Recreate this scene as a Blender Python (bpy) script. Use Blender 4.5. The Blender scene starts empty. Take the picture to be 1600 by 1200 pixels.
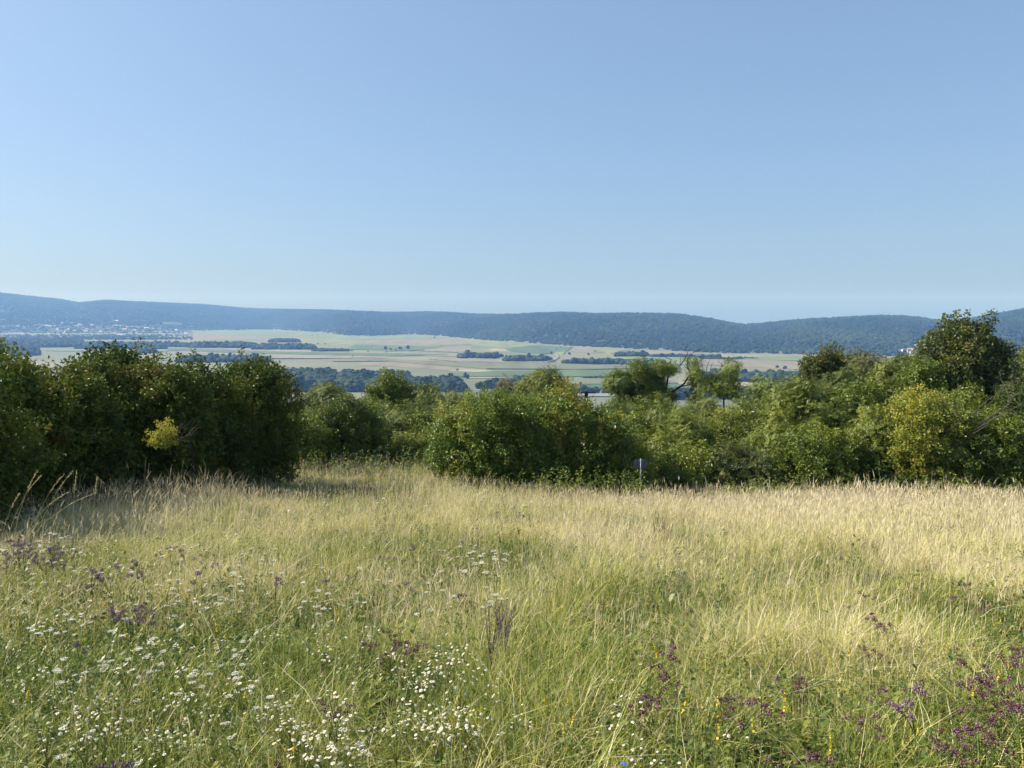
import bpy, math
import numpy as np
from mathutils import Vector

# ------------------------------------------------------------------ camera, sky, sun, exposure
S = bpy.context.scene
C = S.collection
F = 1202.0                                   # focal length in pixels of the 1600 px wide photograph
HOR = 490.0                                  # row of the true horizon
TH = math.atan((600.0 - HOR) / F)            # camera pitch, downwards
CT, ST = math.cos(TH), math.sin(TH)

cam_d = bpy.data.cameras.new('camera')
cam_d.sensor_width = 36.0
cam_d.lens = 36.0 * F / 1600.0
cam_d.clip_start = 0.05
cam_d.clip_end = 30000.0
cam = bpy.data.objects.new('camera', cam_d)
C.objects.link(cam)
cam.location = (0, 0, 0)
cam.rotation_euler = (math.pi / 2 - TH, 0, 0)
S.camera = cam

SUN_EL = math.radians(38.0)
SUN_AZ = math.radians(-77.0)                 # measured from the viewing direction (+Y), negative = left
sdir = Vector((math.sin(SUN_AZ) * math.cos(SUN_EL), math.cos(SUN_AZ) * math.cos(SUN_EL), math.sin(SUN_EL)))

W = bpy.data.worlds.new('World')
S.world = W
W.use_nodes = True
wn, wl = W.node_tree.nodes, W.node_tree.links
wn.clear()
sky = wn.new('ShaderNodeTexSky')
sky.sky_type = 'NISHITA'
sky.sun_disc = False
sky.sun_elevation = SUN_EL
sky.sun_rotation = SUN_AZ
sky.altitude = 500.0
sky.air_density = 1.0
sky.dust_density = 3.0
sky.ozone_density = 3.0
bg = wn.new('ShaderNodeBackground')
bg.inputs['Strength'].default_value = 0.10
wo = wn.new('ShaderNodeOutputWorld')
tone_g = wn.new('ShaderNodeGamma')               # the phone camera's soft tone curve, the same over the whole sky
tone_g.inputs['Gamma'].default_value = 0.5
tone_c = wn.new('ShaderNodeVectorMath')
tone_c.operation = 'MULTIPLY'
tone_c.inputs[1].default_value = (1.20, 1.53, 1.92)
wl.new(sky.outputs['Color'], tone_g.inputs['Color'])
wl.new(tone_g.outputs['Color'], tone_c.inputs[0])
wl.new(tone_c.outputs[0], bg.inputs['Color'])
wl.new(bg.outputs[0], wo.inputs['Surface'])

sun_d = bpy.data.lights.new('sun', 'SUN')
sun_d.energy = 5.0
sun_d.angle = math.radians(0.5)
sun_d.color = (1.0, 0.93, 0.80)
sun = bpy.data.objects.new('sun', sun_d)
C.objects.link(sun)
sun.rotation_euler = sdir.to_track_quat('Z', 'Y').to_euler()

vs = S.view_settings
vs.view_transform = 'Standard'
vs.look = 'None'
vs.gamma = 1.0
vs.use_curve_mapping = False
vs.exposure = 0.9

cy = S.cycles
cy.use_denoising = True
cy.denoising_prefilter = 'ACCURATE'
cy.max_bounces = 4
cy.diffuse_bounces = 2
cy.glossy_bounces = 2
cy.transmission_bounces = 4
cy.transparent_max_bounces = 4
cy.volume_bounces = 0
cy.use_adaptive_sampling = True

# ------------------------------------------------------------------ helpers
rng = np.random.default_rng(11)
PLAIN = -110.0


def ray(px, py):
    """World direction through a pixel of the 1600 x 1200 photograph, scaled so that depth along the lens axis is 1."""
    u, v = (px - 800.0) / F, (600.0 - py) / F
    return np.array([u, CT + v * ST, -ST + v * CT])


def project(x, y, z):
    w = y * CT - z * ST
    w = np.where(np.abs(w) < 1e-6, 1e-6, w)
    return 800.0 + F * x / w, 600.0 - F * (y * ST + z * CT) / w


def at(px, py, dist):
    r = ray(px, py)
    return r * (dist / r[1])


def on_plain(px, py, h=0.0):
    r = ray(px, py)
    return r * ((PLAIN + h) / r[2])


def _hash(ix, iy, seed):
    n = (ix.astype(np.int64) * 374761393 + iy.astype(np.int64) * 668265263 + seed * 974634777) & 0xffffffff
    n = ((n ^ (n >> 13)) * 1274126177) & 0xffffffff
    return ((n ^ (n >> 16)) & 0xffff) / 65535.0


def vnoise(x, y, seed=0):
    x, y = np.asarray(x, float), np.asarray(y, float)
    ix, iy = np.floor(x), np.floor(y)
    fx, fy = x - ix, y - iy
    fx, fy = fx * fx * (3 - 2 * fx), fy * fy * (3 - 2 * fy)
    a, b = _hash(ix, iy, seed), _hash(ix + 1, iy, seed)
    c, d = _hash(ix, iy + 1, seed), _hash(ix + 1, iy + 1, seed)
    return (a * (1 - fx) + b * fx) * (1 - fy) + (c * (1 - fx) + d * fx) * fy


def fbm(x, y, seed=0, octaves=3):
    s, a, t = 0.0, 0.5, 0.0
    for k in range(octaves):
        s = s + a * vnoise(x * 2 ** k, y * 2 ** k, seed + k * 17)
        t += a
        a *= 0.5
    return s / t


SKY_X = [-300, 0, 50, 100, 125, 150, 170, 200, 250, 325, 375, 400, 500, 550, 600, 625, 675, 720, 750, 800, 850, 885, 930, 975, 1050, 1080, 1110, 1140, 1165, 1190, 1210, 1250, 1300, 1360, 1400, 1430, 1480, 1500, 1540, 1570, 1600, 1900]
SKY_Y = [457, 456, 462, 467, 472, 469.5, 468, 470, 472, 475, 480, 481.5, 483, 484.5, 487, 487, 486, 488, 490, 490, 487.5, 486.5, 489, 488, 489, 492, 497, 503, 506, 504, 502, 498, 495.5, 492, 492, 494, 501, 499, 491, 486, 481, 483]
BASE_X = [-300, 0, 250, 297, 330, 400, 426, 500, 548, 598, 640, 690, 720, 760, 838, 900, 950, 1000, 1100, 1180, 1250, 1310, 1400, 1600, 1900]
BASE_Y = [521, 521, 520, 517, 516.5, 515.5, 515.2, 519.5, 525.5, 524.5, 522.5, 525.5, 528.5, 531.5, 537, 541.5, 543.5, 545.5, 551, 552.5, 553.5, 555.5, 557, 558, 558]


def hill_params(px):
    yb, ys = np.interp(px, BASE_X, BASE_Y), np.interp(px, SKY_X, SKY_Y)
    vb, v2 = (600.0 - yb) / F, (600.0 - ys) / F
    Rb = PLAIN / (-ST + vb * CT) * (CT + vb * ST)
    Rc = Rb + np.interp(px, [0, 300, 600, 900, 1150, 1600], [1900, 1600, 1300, 1100, 1250, 1250])
    Hc = Rc / (CT + v2 * ST) * (-ST + v2 * CT) - 8.0
    return Rb, Rc, Hc


def ground_z(x, y):
    x, y = np.asarray(x, float), np.asarray(y, float)
    z = np.where(y > 0, -1.6 - 0.16 * y, -1.6 + np.minimum(3.0, -0.03 * y))
    near = np.exp(-((x + 5.5) / 5.0) ** 2 - ((y - 28) / 6.0) ** 2) * 0.40
    near = near - 0.55 / (1 + np.exp(-(x - 1.0) / 1.5)) * np.exp(-((y - 24) / 9.0) ** 2)
    near = near + 0.16 * (fbm(x * 0.45, y * 0.45, 3) - 0.5) * np.clip((np.hypot(x, y) - 1.0) / 3.0, 0, 1)
    z = z + near * (y < 80)
    k = 6.0                                                            # smooth maximum with the valley floor
    m = np.maximum(z, PLAIN)
    z = m + k * np.log1p(np.exp(-np.abs(z - PLAIN) / k))
    z = np.where(z - PLAIN < 0.02, PLAIN, z)
    z = np.where(y > 760, PLAIN, z)
    yy = np.where(y > 100, y, 100.0)
    px = 800.0 + F * x / (yy * CT + 60 * ST)
    Rb, Rc, Hc = hill_params(px)
    t = np.clip((yy - Rb) / (Rc - Rb), 0, 1)
    rise = t * (1.55 - 0.55 * t)
    ridge = (fbm(px / 55.0, yy / 420.0, 9, 4) - 0.5) * 1.1 * t * (1 - t) + (fbm(px / 20.0, yy / 200.0, 21, 3) - 0.5) * 0.35 * t * (1 - t)
    hz = PLAIN + (Hc - PLAIN) * np.clip(rise + ridge, 0, None) - np.maximum(0, yy - Rc) * 0.05
    return np.where((y > 760) & (yy > Rb), np.maximum(hz, PLAIN), z)


def hit(px, py, h=0.0, lo=1.0, hi=60.0):
    """Ground point (plus h) seen through a pixel, searched between two depths."""
    r = ray(px, py)
    ds = np.geomspace(lo, hi, 1500)
    t = ds / r[1]
    below = r[2] * t <= ground_z(r[0] * t, ds) + h
    i = int(np.argmax(below)) if below.any() else len(ds) - 1
    x, y = r[0] * t[i], ds[i]
    return np.array([x, y, float(ground_z(x, y))])


def node_mat(name):
    m = bpy.data.materials.new(name)
    m.use_nodes = True
    nt = m.node_tree
    return m, nt, nt.nodes, nt.links, nt.nodes['Principled BSDF']


def ramp(n, stops):
    r = n.new('ShaderNodeValToRGB')
    e = r.color_ramp.elements
    while len(e) < len(stops):
        e.new(0.5)
    for q, (p, c) in zip(e, stops):
        q.position = p
        q.color = (*c, 1)
    return r


def noise_mat(name, stops, scale, rough=0.9, detail=6.0, bump=0.0, spec=0.2, stretch=None):
    m, nt, n, l, b = node_mat(name)
    tc = n.new('ShaderNodeTexCoord')
    no = n.new('ShaderNodeTexNoise')
    no.inputs['Scale'].default_value = scale
    no.inputs['Detail'].default_value = detail
    if stretch:
        mp = n.new('ShaderNodeMapping')
        mp.inputs['Scale'].default_value = stretch
        l.new(tc.outputs['Object'], mp.inputs[0])
        l.new(mp.outputs[0], no.inputs['Vector'])
    else:
        l.new(tc.outputs['Object'], no.inputs['Vector'])
    r = ramp(n, stops)
    l.new(no.outputs['Fac'], r.inputs[0])
    l.new(r.outputs[0], b.inputs['Base Color'])
    b.inputs['Roughness'].default_value = rough
    b.inputs['Specular IOR Level'].default_value = spec
    if bump:
        bp = n.new('ShaderNodeBump')
        bp.inputs['Strength'].default_value = bump
        l.new(no.outputs['Fac'], bp.inputs['Height'])
        l.new(bp.outputs[0], b.inputs['Normal'])
    return m


def leaf_mat(name, stops, trans=0.35, rough=0.5, spec=0.35, wt=0.62):
    """Plant tissue: colour from a per-instance tint and a per-leaf tone, lit from both sides."""
    m, nt, n, l, b = node_mat(name)
    ai = n.new('ShaderNodeAttribute')
    ai.attribute_type = 'INSTANCER'
    ai.attribute_name = 'tint'
    ag = n.new('ShaderNodeAttribute')
    ag.attribute_name = 'tone'
    m1 = n.new('ShaderNodeMath')
    m1.operation = 'MULTIPLY'
    m1.inputs[1].default_value = wt
    m2 = n.new('ShaderNodeMath')
    m2.operation = 'MULTIPLY_ADD'
    m2.inputs[1].default_value = 1 - wt
    l.new(ai.outputs['Fac'], m1.inputs[0])
    l.new(ag.outputs['Fac'], m2.inputs[0])
    l.new(m1.outputs[0], m2.inputs[2])
    r = ramp(n, stops)
    l.new(m2.outputs[0], r.inputs[0])
    l.new(r.outputs[0], b.inputs['Base Color'])
    b.inputs['Roughness'].default_value = rough
    b.inputs['Specular IOR Level'].default_value = spec
    tr = n.new('ShaderNodeBsdfTranslucent')
    l.new(r.outputs[0], tr.inputs['Color'])
    mx = n.new('ShaderNodeMixShader')
    mx.inputs[0].default_value = trans
    l.new(b.outputs[0], mx.inputs[1])
    l.new(tr.outputs[0], mx.inputs[2])
    l.new(mx.outputs[0], n['Material Output'].inputs['Surface'])
    return m


def plain_mat(name, col, rough=0.7, spec=0.3, metal=0.0):
    return noise_mat(name, [(0.25, tuple(c * 0.82 for c in col)), (0.75, tuple(min(1, c * 1.12) for c in col))], 9.0, rough, 4.0, 0.0, spec)


class MB:
    """Collects polygons with a material index and a per-vertex tone; builds ONE mesh."""

    def __init__(self):
        self.v, self.f, self.m, self.t = [], [], [], []

    def poly(self, pts, mat=0, tone=0.5):
        b = len(self.v)
        self.v += [tuple(p) for p in pts]
        self.t += [tone] * len(pts)
        self.f.append(tuple(range(b, b + len(pts))))
        self.m.append(mat)

    def raw(self, verts, faces, mat=0, tone=0.5):
        b = len(self.v)
        self.v += [tuple(p) for p in verts]
        self.t += [tone] * len(verts)
        for f in faces:
            self.f.append(tuple(i + b for i in f))
            self.m.append(mat)

    def box(self, cx, cy_, cz, sx, sy, sz, mat=0):
        x, y, z = sx / 2, sy / 2, sz / 2
        vv = [(cx + a * x, cy_ + b * y, cz + c * z) for a in (-1, 1) for b in (-1, 1) for c in (-1, 1)]
        self.raw(vv, [(0, 1, 3, 2), (4, 6, 7, 5), (0, 4, 5, 1), (2, 3, 7, 6), (0, 2, 6, 4), (1, 5, 7, 3)], mat)

    def tube(self, pts, radii, n=6, mat=0, tone=0.5):
        pts = [np.asarray(p, float) for p in pts]
        b, vv, ff = 0, [], []
        for i, p in enumerate(pts):
            d = pts[min(i + 1, len(pts) - 1)] - pts[max(i - 1, 0)]
            d = d / (np.linalg.norm(d) + 1e-9)
            a = np.cross(d, (0.31, 0.95, 0.11) if abs(d[1]) < 0.9 else (1, 0, 0))
            a /= np.linalg.norm(a) + 1e-9
            c = np.cross(d, a)
            for k in range(n):
                q = 2 * math.pi * k / n
                vv.append(p + radii[i] * (math.cos(q) * a + math.sin(q) * c))
        for i in range(len(pts) - 1):
            for k in range(n):
                ff.append((i * n + k, i * n + (k + 1) % n, (i + 1) * n + (k + 1) % n, (i + 1) * n + k))
        ff.append(tuple(range(n))[::-1])
        ff.append(tuple(range((len(pts) - 1) * n, len(pts) * n)))
        self.raw(vv, ff, mat, tone)

    def strip(self, pts, widths, side, mat=0, tone=0.5):
        """A flat tapering blade along pts; the last point is the tip."""
        vv, ff = [], []
        side = np.asarray(side, float)
        for p, w in zip(pts[:-1], widths):
            vv += [np.asarray(p) - side * w / 2, np.asarray(p) + side * w / 2]
        vv.append(pts[-1])
        k = len(pts) - 1
        for i in range(k - 1):
            ff.append((2 * i, 2 * i + 1, 2 * i + 3, 2 * i + 2))
        ff.append((2 * k - 2, 2 * k - 1, 2 * k))
        self.raw(vv, ff, mat, tone)

    def leaf(self, base, axis, up, length, width, mat=0, tone=0.5, fold=0.25):
        base, axis, up = np.asarray(base, float), np.asarray(axis, float), np.asarray(up, float)
        axis = axis / (np.linalg.norm(axis) + 1e-9)
        s = np.cross(axis, up)
        s /= np.linalg.norm(s) + 1e-9
        nrm = np.cross(s, axis)
        mid = base + axis * length * 0.45 + nrm * width * fold
        tip = base + axis * length - nrm * length * 0.08
        self.raw([base, mid - s * width / 2, tip, mid + s * width / 2], [(0, 1, 2), (0, 2, 3)], mat, tone)

    def mesh(self, name, mats, smooth=False):
        me = bpy.data.meshes.new(name)
        me.from_pydata(self.v, [], self.f)
        for m in mats:
            me.materials.append(m)
        if len(mats) > 1:
            me.polygons.foreach_set('material_index', self.m)
        at_ = me.attributes.new('tone', 'FLOAT', 'POINT')
        at_.data.foreach_set('value', np.array(self.t, dtype=np.float32))
        if smooth:
            me.polygons.foreach_set('use_smooth', [True] * len(self.f))
        me.update()
        return me


def link(name, data, parent=None, label=None, cat=None, group=None, kind=None):
    o = bpy.data.objects.new(name, data)
    C.objects.link(o)
    o.parent = parent
    tag(o, label, cat, group, kind)
    return o


def tag(o, label=None, cat=None, group=None, kind=None):
    for k, v in (('label', label), ('category', cat), ('group', group), ('kind', kind)):
        if v:
            o[k] = v
    return o


def thing(name, loc, label, cat, group=None):
    o = link(name, None, None, label, cat, group)
    o.location = loc
    o.empty_display_size = 0.1
    return o


def unit(a):
    a = np.asarray(a, float)
    return a / (np.linalg.norm(a) + 1e-9)


def eulers(n, spin):
    """XYZ Euler angles that turn local +Z to each row of n, after a spin about local Z."""
    n = n / (np.linalg.norm(n, axis=1, keepdims=True) + 1e-9)
    ref = np.where(np.abs(n[:, 2:3]) < 0.95, np.array([[0, 0, 1.0]]), np.array([[1.0, 0, 0]]))
    a = np.cross(ref, n)
    a /= np.linalg.norm(a, axis=1, keepdims=True) + 1e-9
    b = np.cross(n, a)
    c, s = np.cos(spin)[:, None], np.sin(spin)[:, None]
    X, Y = a * c + b * s, -a * s + b * c
    return np.stack([np.arctan2(Y[:, 2], n[:, 2]), np.arcsin(np.clip(-X[:, 2], -1, 1)), np.arctan2(X[:, 1], X[:, 0])], 1)


def proto(name, mesh):
    return bpy.data.objects.new(name, mesh)      # never linked to the scene: only read by the scatter trees


_groups = {}


def scatter_group(key, protos):
    if key in _groups:
        return _groups[key]
    ng = bpy.data.node_groups.new('scatter_' + key, 'GeometryNodeTree')
    ng.interface.new_socket('Geometry', in_out='INPUT', socket_type='NodeSocketGeometry')
    ng.interface.new_socket('Geometry', in_out='OUTPUT', socket_type='NodeSocketGeometry')
    n, l = ng.nodes, ng.links
    gi, go = n.new('NodeGroupInput'), n.new('NodeGroupOutput')
    na = {}
    for nm, ty in (('idx', 'INT'), ('rot', 'FLOAT_VECTOR'), ('scl', 'FLOAT_VECTOR')):
        q = n.new('GeometryNodeInputNamedAttribute')
        q.data_type = ty
        q.inputs['Name'].default_value = nm
        na[nm] = q
    jn = n.new('GeometryNodeJoinGeometry')
    for k, p in enumerate(protos):
        oi = n.new('GeometryNodeObjectInfo')
        oi.inputs['Object'].default_value = p
        oi.inputs['As Instance'].default_value = False
        cmp_ = n.new('FunctionNodeCompare')
        cmp_.data_type = 'INT'
        cmp_.operation = 'EQUAL'
        l.new(na['idx'].outputs[0], cmp_.inputs[2])
        cmp_.inputs[3].default_value = k
        ip = n.new('GeometryNodeInstanceOnPoints')
        l.new(gi.outputs[0], ip.inputs['Points'])
        l.new(cmp_.outputs[0], ip.inputs['Selection'])
        l.new(oi.outputs['Geometry'], ip.inputs['Instance'])
        l.new(na['rot'].outputs[0], ip.inputs['Rotation'])
        l.new(na['scl'].outputs[0], ip.inputs['Scale'])
        l.new(ip.outputs[0], jn.inputs[0])
    l.new(jn.outputs[0], go.inputs[0])
    _groups[key] = ng
    return ng


def scatter(o_name, key, protos, pts, rot, scl, idx, tint, parent=None, **tags):
    me = bpy.data.meshes.new(o_name)
    k = len(pts)
    me.vertices.add(k)
    me.vertices.foreach_set('co', np.asarray(pts, np.float32).ravel())
    for nm, ty, dat, fld in (('rot', 'FLOAT_VECTOR', rot, 'vector'), ('scl', 'FLOAT_VECTOR', scl, 'vector'), ('tint', 'FLOAT', tint, 'value')):
        a = me.attributes.new(nm, ty, 'POINT')
        a.data.foreach_set(fld, np.asarray(dat, np.float32).ravel())
    a = me.attributes.new('idx', 'INT', 'POINT')
    a.data.foreach_set('value', np.asarray(idx, np.int32))
    o = link(o_name, me, parent, **tags)
    md = o.modifiers.new('scatter', 'NODES')
    md.node_group = scatter_group(key, protos)
    return o


# ------------------------------------------------------------------ the ground, one sheet from the meadow to the hills
M_soil = noise_mat('meadow_soil', [(0.3, (0.035, 0.032, 0.014)), (0.7, (0.085, 0.072, 0.032))], 3.0, 0.95, 8.0, 0.4)
M_plain = noise_mat('valley_soil', [(0.35, (0.12, 0.14, 0.08)), (0.65, (0.19, 0.185, 0.12))], 0.004, 0.95, 5.0)
M_floor = noise_mat('forest_floor', [(0.35, (0.03, 0.045, 0.018)), (0.65, (0.055, 0.07, 0.028))], 0.02, 0.95, 5.0)

az = np.concatenate([np.linspace(-180, -42, 40), np.linspace(-39.5, 39.5, 250), np.linspace(42, 180, 40)[:-1]]) * math.pi / 180
rr = np.concatenate([[0.4], np.geomspace(1.0, 40.0, 80), np.geomspace(42, 1800, 70), np.geomspace(1830, 8000, 105), [8600]])
A, R = np.meshgrid(az, rr)
GX, GY = R * np.sin(A), R * np.cos(A)
GZ = ground_z(GX, GY)
nr, na_ = R.shape
verts = np.stack([GX, GY, GZ], -1).reshape(-1, 3)
verts = np.vstack([verts, [[0, 0, float(ground_z(0, 0))]]])
i, j = np.meshgrid(np.arange(nr - 1), np.arange(na_), indexing='ij')
j2 = (j + 1) % na_
quads = np.stack([i * na_ + j, (i + 1) * na_ + j, (i + 1) * na_ + j2, i * na_ + j2], -1).reshape(-1, 4)[:, ::-1]
cen = verts[quads].mean(1)
mi = np.where(np.hypot(cen[:, 0], cen[:, 1]) < 400, 0, 1)
mi[(cen[:, 1] > 760) & (cen[:, 2] > PLAIN + 6)] = 2
fan = [(nr * na_, (k + 1) % na_, k)[::-1] for k in range(na_)]
gm = bpy.data.meshes.new('ground')
gm.from_pydata(verts.tolist(), [], quads.tolist() + fan)
for m in (M_soil, M_plain, M_floor):
    gm.materials.append(m)
gm.polygons.foreach_set('material_index', np.concatenate([mi, np.zeros(len(fan), int)]).astype(np.int32))
gm.polygons.foreach_set('use_smooth', [True] * len(gm.polygons))
gm.update()
link('ground', gm, kind='structure', label='sloping meadow ground falling to the valley floor and hills')

# ------------------------------------------------------------------ crop fields on the valley floor
FC = {
    'green': (0.116, 0.165, 0.077), 'pale': (0.187, 0.227, 0.114), 'lime': (0.220, 0.249, 0.107), 'blue': (0.100, 0.154, 0.084),
    'pink': (0.240, 0.220, 0.148), 'beige': (0.264, 0.249, 0.173), 'tan': (0.242, 0.216, 0.154), 'straw': (0.329, 0.295, 0.207), 'olive': (0.176, 0.188, 0.107),
    'grey': (0.296, 0.300, 0.306), 'dark': (0.072, 0.081, 0.044),
}
FM = {k: noise_mat('crop_' + k, [(0.3, tuple(c * 0.66 for c in v)), (0.7, tuple(min(1, c * 0.95) for c in v))], 0.02, 0.95, 6.0, 0.0, 0.1, (1.0, 0.12, 1.0)) for k, v in FC.items()}
FIELDS = [
    ('pale', .5, [(296, 517.4), (345, 516.8), (400, 516.2), (426, 515.8), (500, 519.8), (548, 526), (598, 525), (640, 523), (690, 526), (702, 529), (560, 530.5), (420, 526), (296, 522)]),
    ('tan', .3, [(296, 522), (420, 526), (424, 528.5), (330, 531), (290, 529)]),
    ('lime', .5, [(424, 526.6), (560, 531), (600, 530.2), (560, 536), (510, 541), (470, 536)]),
    ('beige', .4, [(460, 529), (520, 531.5), (512, 534), (462, 532)]),
    ('pink', .3, [(566, 531.5), (640, 529.8), (702, 529.6), (745, 532.5), (738, 538), (660, 540.5), (566, 537.5)]),
    ('green', .9, [(556, 538), (660, 541), (690, 543), (640, 547.5), (540, 546)]),
    ('lime', .4, [(500, 542), (540, 547), (640, 548), (640, 550), (520, 548.5)]),
    ('pink', .3, [(664, 545), (735, 540), (738, 547), (714, 550.5), (664, 549.5)]),
    ('lime', .7, [(725, 531), (760, 532.5), (836, 537.6), (842, 539), (800, 543), (741, 540)]),
    ('blue', 1.2, [(790, 545.5), (805, 543.2), (842, 539.8), (895, 542), (886, 548), (850, 553), (800, 549)]),
    ('straw', .3, [(772, 544.5), (788, 545.8), (796, 548.8), (760, 547)]),
    ('beige', .3, [(262, 537.5), (400, 542.5), (560, 549), (715, 552), (715, 556.5), (560, 553), (400, 548), (262, 543)]),
    ('green', 1.0, [(262, 543.6), (400, 548.6), (560, 551), (700, 553), (620, 556.5), (400, 552), (262, 547)]),
    ('beige', .3, [(250, 548), (400, 552.6), (620, 557), (800, 559.5), (870, 566), (700, 565), (560, 560), (420, 559)]),
    ('olive', 1.6, [(600, 561.5), (700, 565.6), (860, 567), (1020, 573), (1020, 575), (900, 576.5), (760, 575.5), (610, 564)]),
    ('straw', .3, [(838, 567.5), (940, 571.5), (1030, 574), (1030, 578), (905, 574.5)]),
    ('tan', .3, [(560, 566.5), (612, 565.6), (760, 577.3), (775, 579.5), (740, 581), (640, 574), (560, 570)]),
    ('straw', .3, [(735, 576.8), (775, 579.6), (742, 581.2), (700, 579)]),
    ('green', 1.4, [(700, 583), (780, 580), (900, 577.2), (1030, 580), (1030, 586), (900, 588), (800, 587.5), (720, 588)]),
    ('straw', .3, [(732, 588.6), (800, 588), (806, 589.8), (732, 591)]),
    ('olive', .6, [(735, 592), (806, 590.6), (960, 588.5), (1030, 588), (1060, 598), (900, 600), (760, 602)]),
    ('blue', 1.0, [(890, 601), (1060, 599), (1080, 606), (900, 607)]),
    ('pink', .3, [(888, 549.5), (905, 542.6), (958, 543), (985, 546), (955, 550.6), (925, 551.5)]),
    ('lime', .6, [(925, 543.2), (958, 543.8), (978, 546), (955, 552), (940, 550)]),
    ('lime', .6, [(865, 548.5), (884, 548.5), (880, 554), (866, 553)]),
    ('lime', .5, [(955, 557.6), (1000, 556.8), (1012, 560), (962, 561.5)]),
    ('pink', .3, [(1012, 546.8), (1090, 550.5), (1092, 554), (1014, 553)]),
    ('pale', .5, [(1010, 556.5), (1092, 557), (1092, 570), (1030, 569), (1012, 562)]),
    ('beige', .3, [(1124, 553.4), (1250, 554.4), (1300, 556.4), (1300, 561.5), (1190, 562), (1130, 557)]),
    ('pale', .4, [(1185, 556.5), (1250, 557), (1300, 558.5), (1300, 563.6), (1200, 563), (1160, 560)]),
    ('pink', .3, [(1085, 560.8), (1160, 561.6), (1300, 566), (1300, 576), (1240, 577), (1150, 571.5), (1085, 569)]),
    ('straw', .3, [(1060, 594), (1130, 592), (1260, 597), (1260, 602), (1100, 604), (1060, 601)]),
    ('pale', .4, [(1100, 605), (1260, 603), (1260, 612), (1100, 612)]),
    ('grey', .2, [(745, 607.5), (770, 607.2), (990, 616), (990, 618.5), (900, 619), (745, 609)]),
    ('straw', .3, [(60, 537.2), (100, 537.2), (102, 538.6), (58, 538.8)]),
    ('pale', .3, [(72, 545.5), (145, 545), (262, 546), (262, 549.5), (72, 548)]),
    ('pale', .3, [(0, 524), (60, 523), (120, 523.5), (120, 527), (0, 529)]),
    ('straw', .3, [(205, 526.6), (300, 524), (300, 526), (250, 528.5), (205, 528.6)]),
]
for k, (col, h, poly) in enumerate(FIELDS):
    hh = h + 0.15 * k * 0.25
    mb = MB()
    top = [on_plain(x, y, hh) for x, y in poly]
    low = [np.array([p[0], p[1], PLAIN - 0.4]) for p in top]
    area = sum(top[q][0] * top[(q + 1) % len(top)][1] - top[(q + 1) % len(top)][0] * top[q][1] for q in range(len(top)))
    if area < 0:
        top, low = top[::-1], low[::-1]
    mb.poly(top)
    for q in range(len(top)):
        q2 = (q + 1) % len(top)
        mb.poly([low[q], low[q2], top[q2], top[q]])
    link('field', mb.mesh('field', [FM[col]]), kind='structure', label='flat crop field on the valley floor')

TRACKS = [([(868, 552), (872, 557), (862, 563), (840, 567)], 'pale field track between the two copses'), ([(985, 560), (1010, 563), (1040, 571), (1060, 574)], 'pale farm track beside the dark tree belt'),
          ([(300, 538), (330, 541), (372, 548), (410, 556)], 'pale farm track crossing the beige field'), ([(560, 557.5), (640, 560.5), (720, 561.5), (800, 566), (880, 570.5)], 'long pale farm track across the plain')]
for pl, lab in TRACKS:
    mb = MB()
    P = [on_plain(x, y, 3.2) for x, y in pl]
    for a, b in zip(P[:-1], P[1:]):
        n_ = unit(np.array([-(b - a)[1], (b - a)[0], 0.0])) * 2.2
        mb.poly([a - n_, b - n_, b + n_, a + n_])
    link('track', mb.mesh('track', [FM['straw']]), kind='structure', label=lab)

# ------------------------------------------------------------------ forest on the hills and woods in the valley
M_wood = leaf_mat('wood_foliage', [(0.0, (0.014, 0.026, 0.010)), (0.5, (0.03, 0.05, 0.016)), (1.0, (0.07, 0.09, 0.03))], 0.1, 0.8, 0.1)


def crown_lump(seed, sub, tall):
    """A far tree crown: a lumpy closed shape of leaf masses, base at the ground."""
    import bmesh
    r = np.random.default_rng(seed)
    bm = bmesh.new()
    for _ in range(8):
        t0 = bmesh.ops.create_icosphere(bm, subdivisions=sub, radius=1.0)
        c = r.uniform(-0.55, 0.55, 3)
        c[2] = (0.5 + r.uniform(0, 0.8) * (1 - 0.6 * math.hypot(c[0], c[1]))) * tall
        s = r.uniform(0.32, 0.55)
        for v in t0['verts']:
            p = np.array(v.co)
            p = p * s * (1 + 0.13 * r.standard_normal()) * np.array([1, 1, 0.95 * (0.6 + 0.4 * tall)])
            v.co = Vector(p + c)
    bmesh.ops.create_cone(bm, cap_ends=True, segments=5, radius1=0.09, radius2=0.05, depth=0.8)
    mb = MB()
    bm.verts.index_update()
    mb.v = [tuple(v.co + Vector((0, 0, 0.0))) for v in bm.verts]
    mb.f = [tuple(v.index for v in f.verts) for f in bm.faces]
    mb.m = [0] * len(mb.f)
    mb.t = r.uniform(0.35, 0.65, len(mb.v)).tolist()
    bm.free()
    return mb.mesh('tree_shape', [M_wood], True)


FAR = [proto('far_tree', crown_lump(s, 1, t)) for s, t in ((1, 1.0), (2, 1.15), (3, 0.9))]
NEARW = [proto('valley_tree', crown_lump(s, 2, t)) for s, t in ((4, 1.0), (5, 1.2), (6, 0.85), (7, 1.5))]


def forest(name, key, protos, pts, size, label, tint_scale=120.0, seed=5, weights=None, parent=None, kind='stuff', **kw):
    k = len(pts)
    r = np.random.default_rng(seed)
    rot = np.zeros((k, 3))
    rot[:, 2] = r.uniform(0, 6.28, k)
    s = size * r.uniform(0.7, 1.2, k)
    scl = np.stack([s, s, s * r.uniform(0.75, 0.95, k)], 1)
    tint = np.clip(1.7 * fbm(pts[:, 0] / tint_scale, pts[:, 1] / tint_scale, seed) - 0.45 + r.normal(0, 0.12, k), 0, 1)
    return scatter(name, key, protos, pts, rot, scl, r.choice(len(protos), k, p=weights), tint, parent, label=label, kind=kind, **kw)


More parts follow.
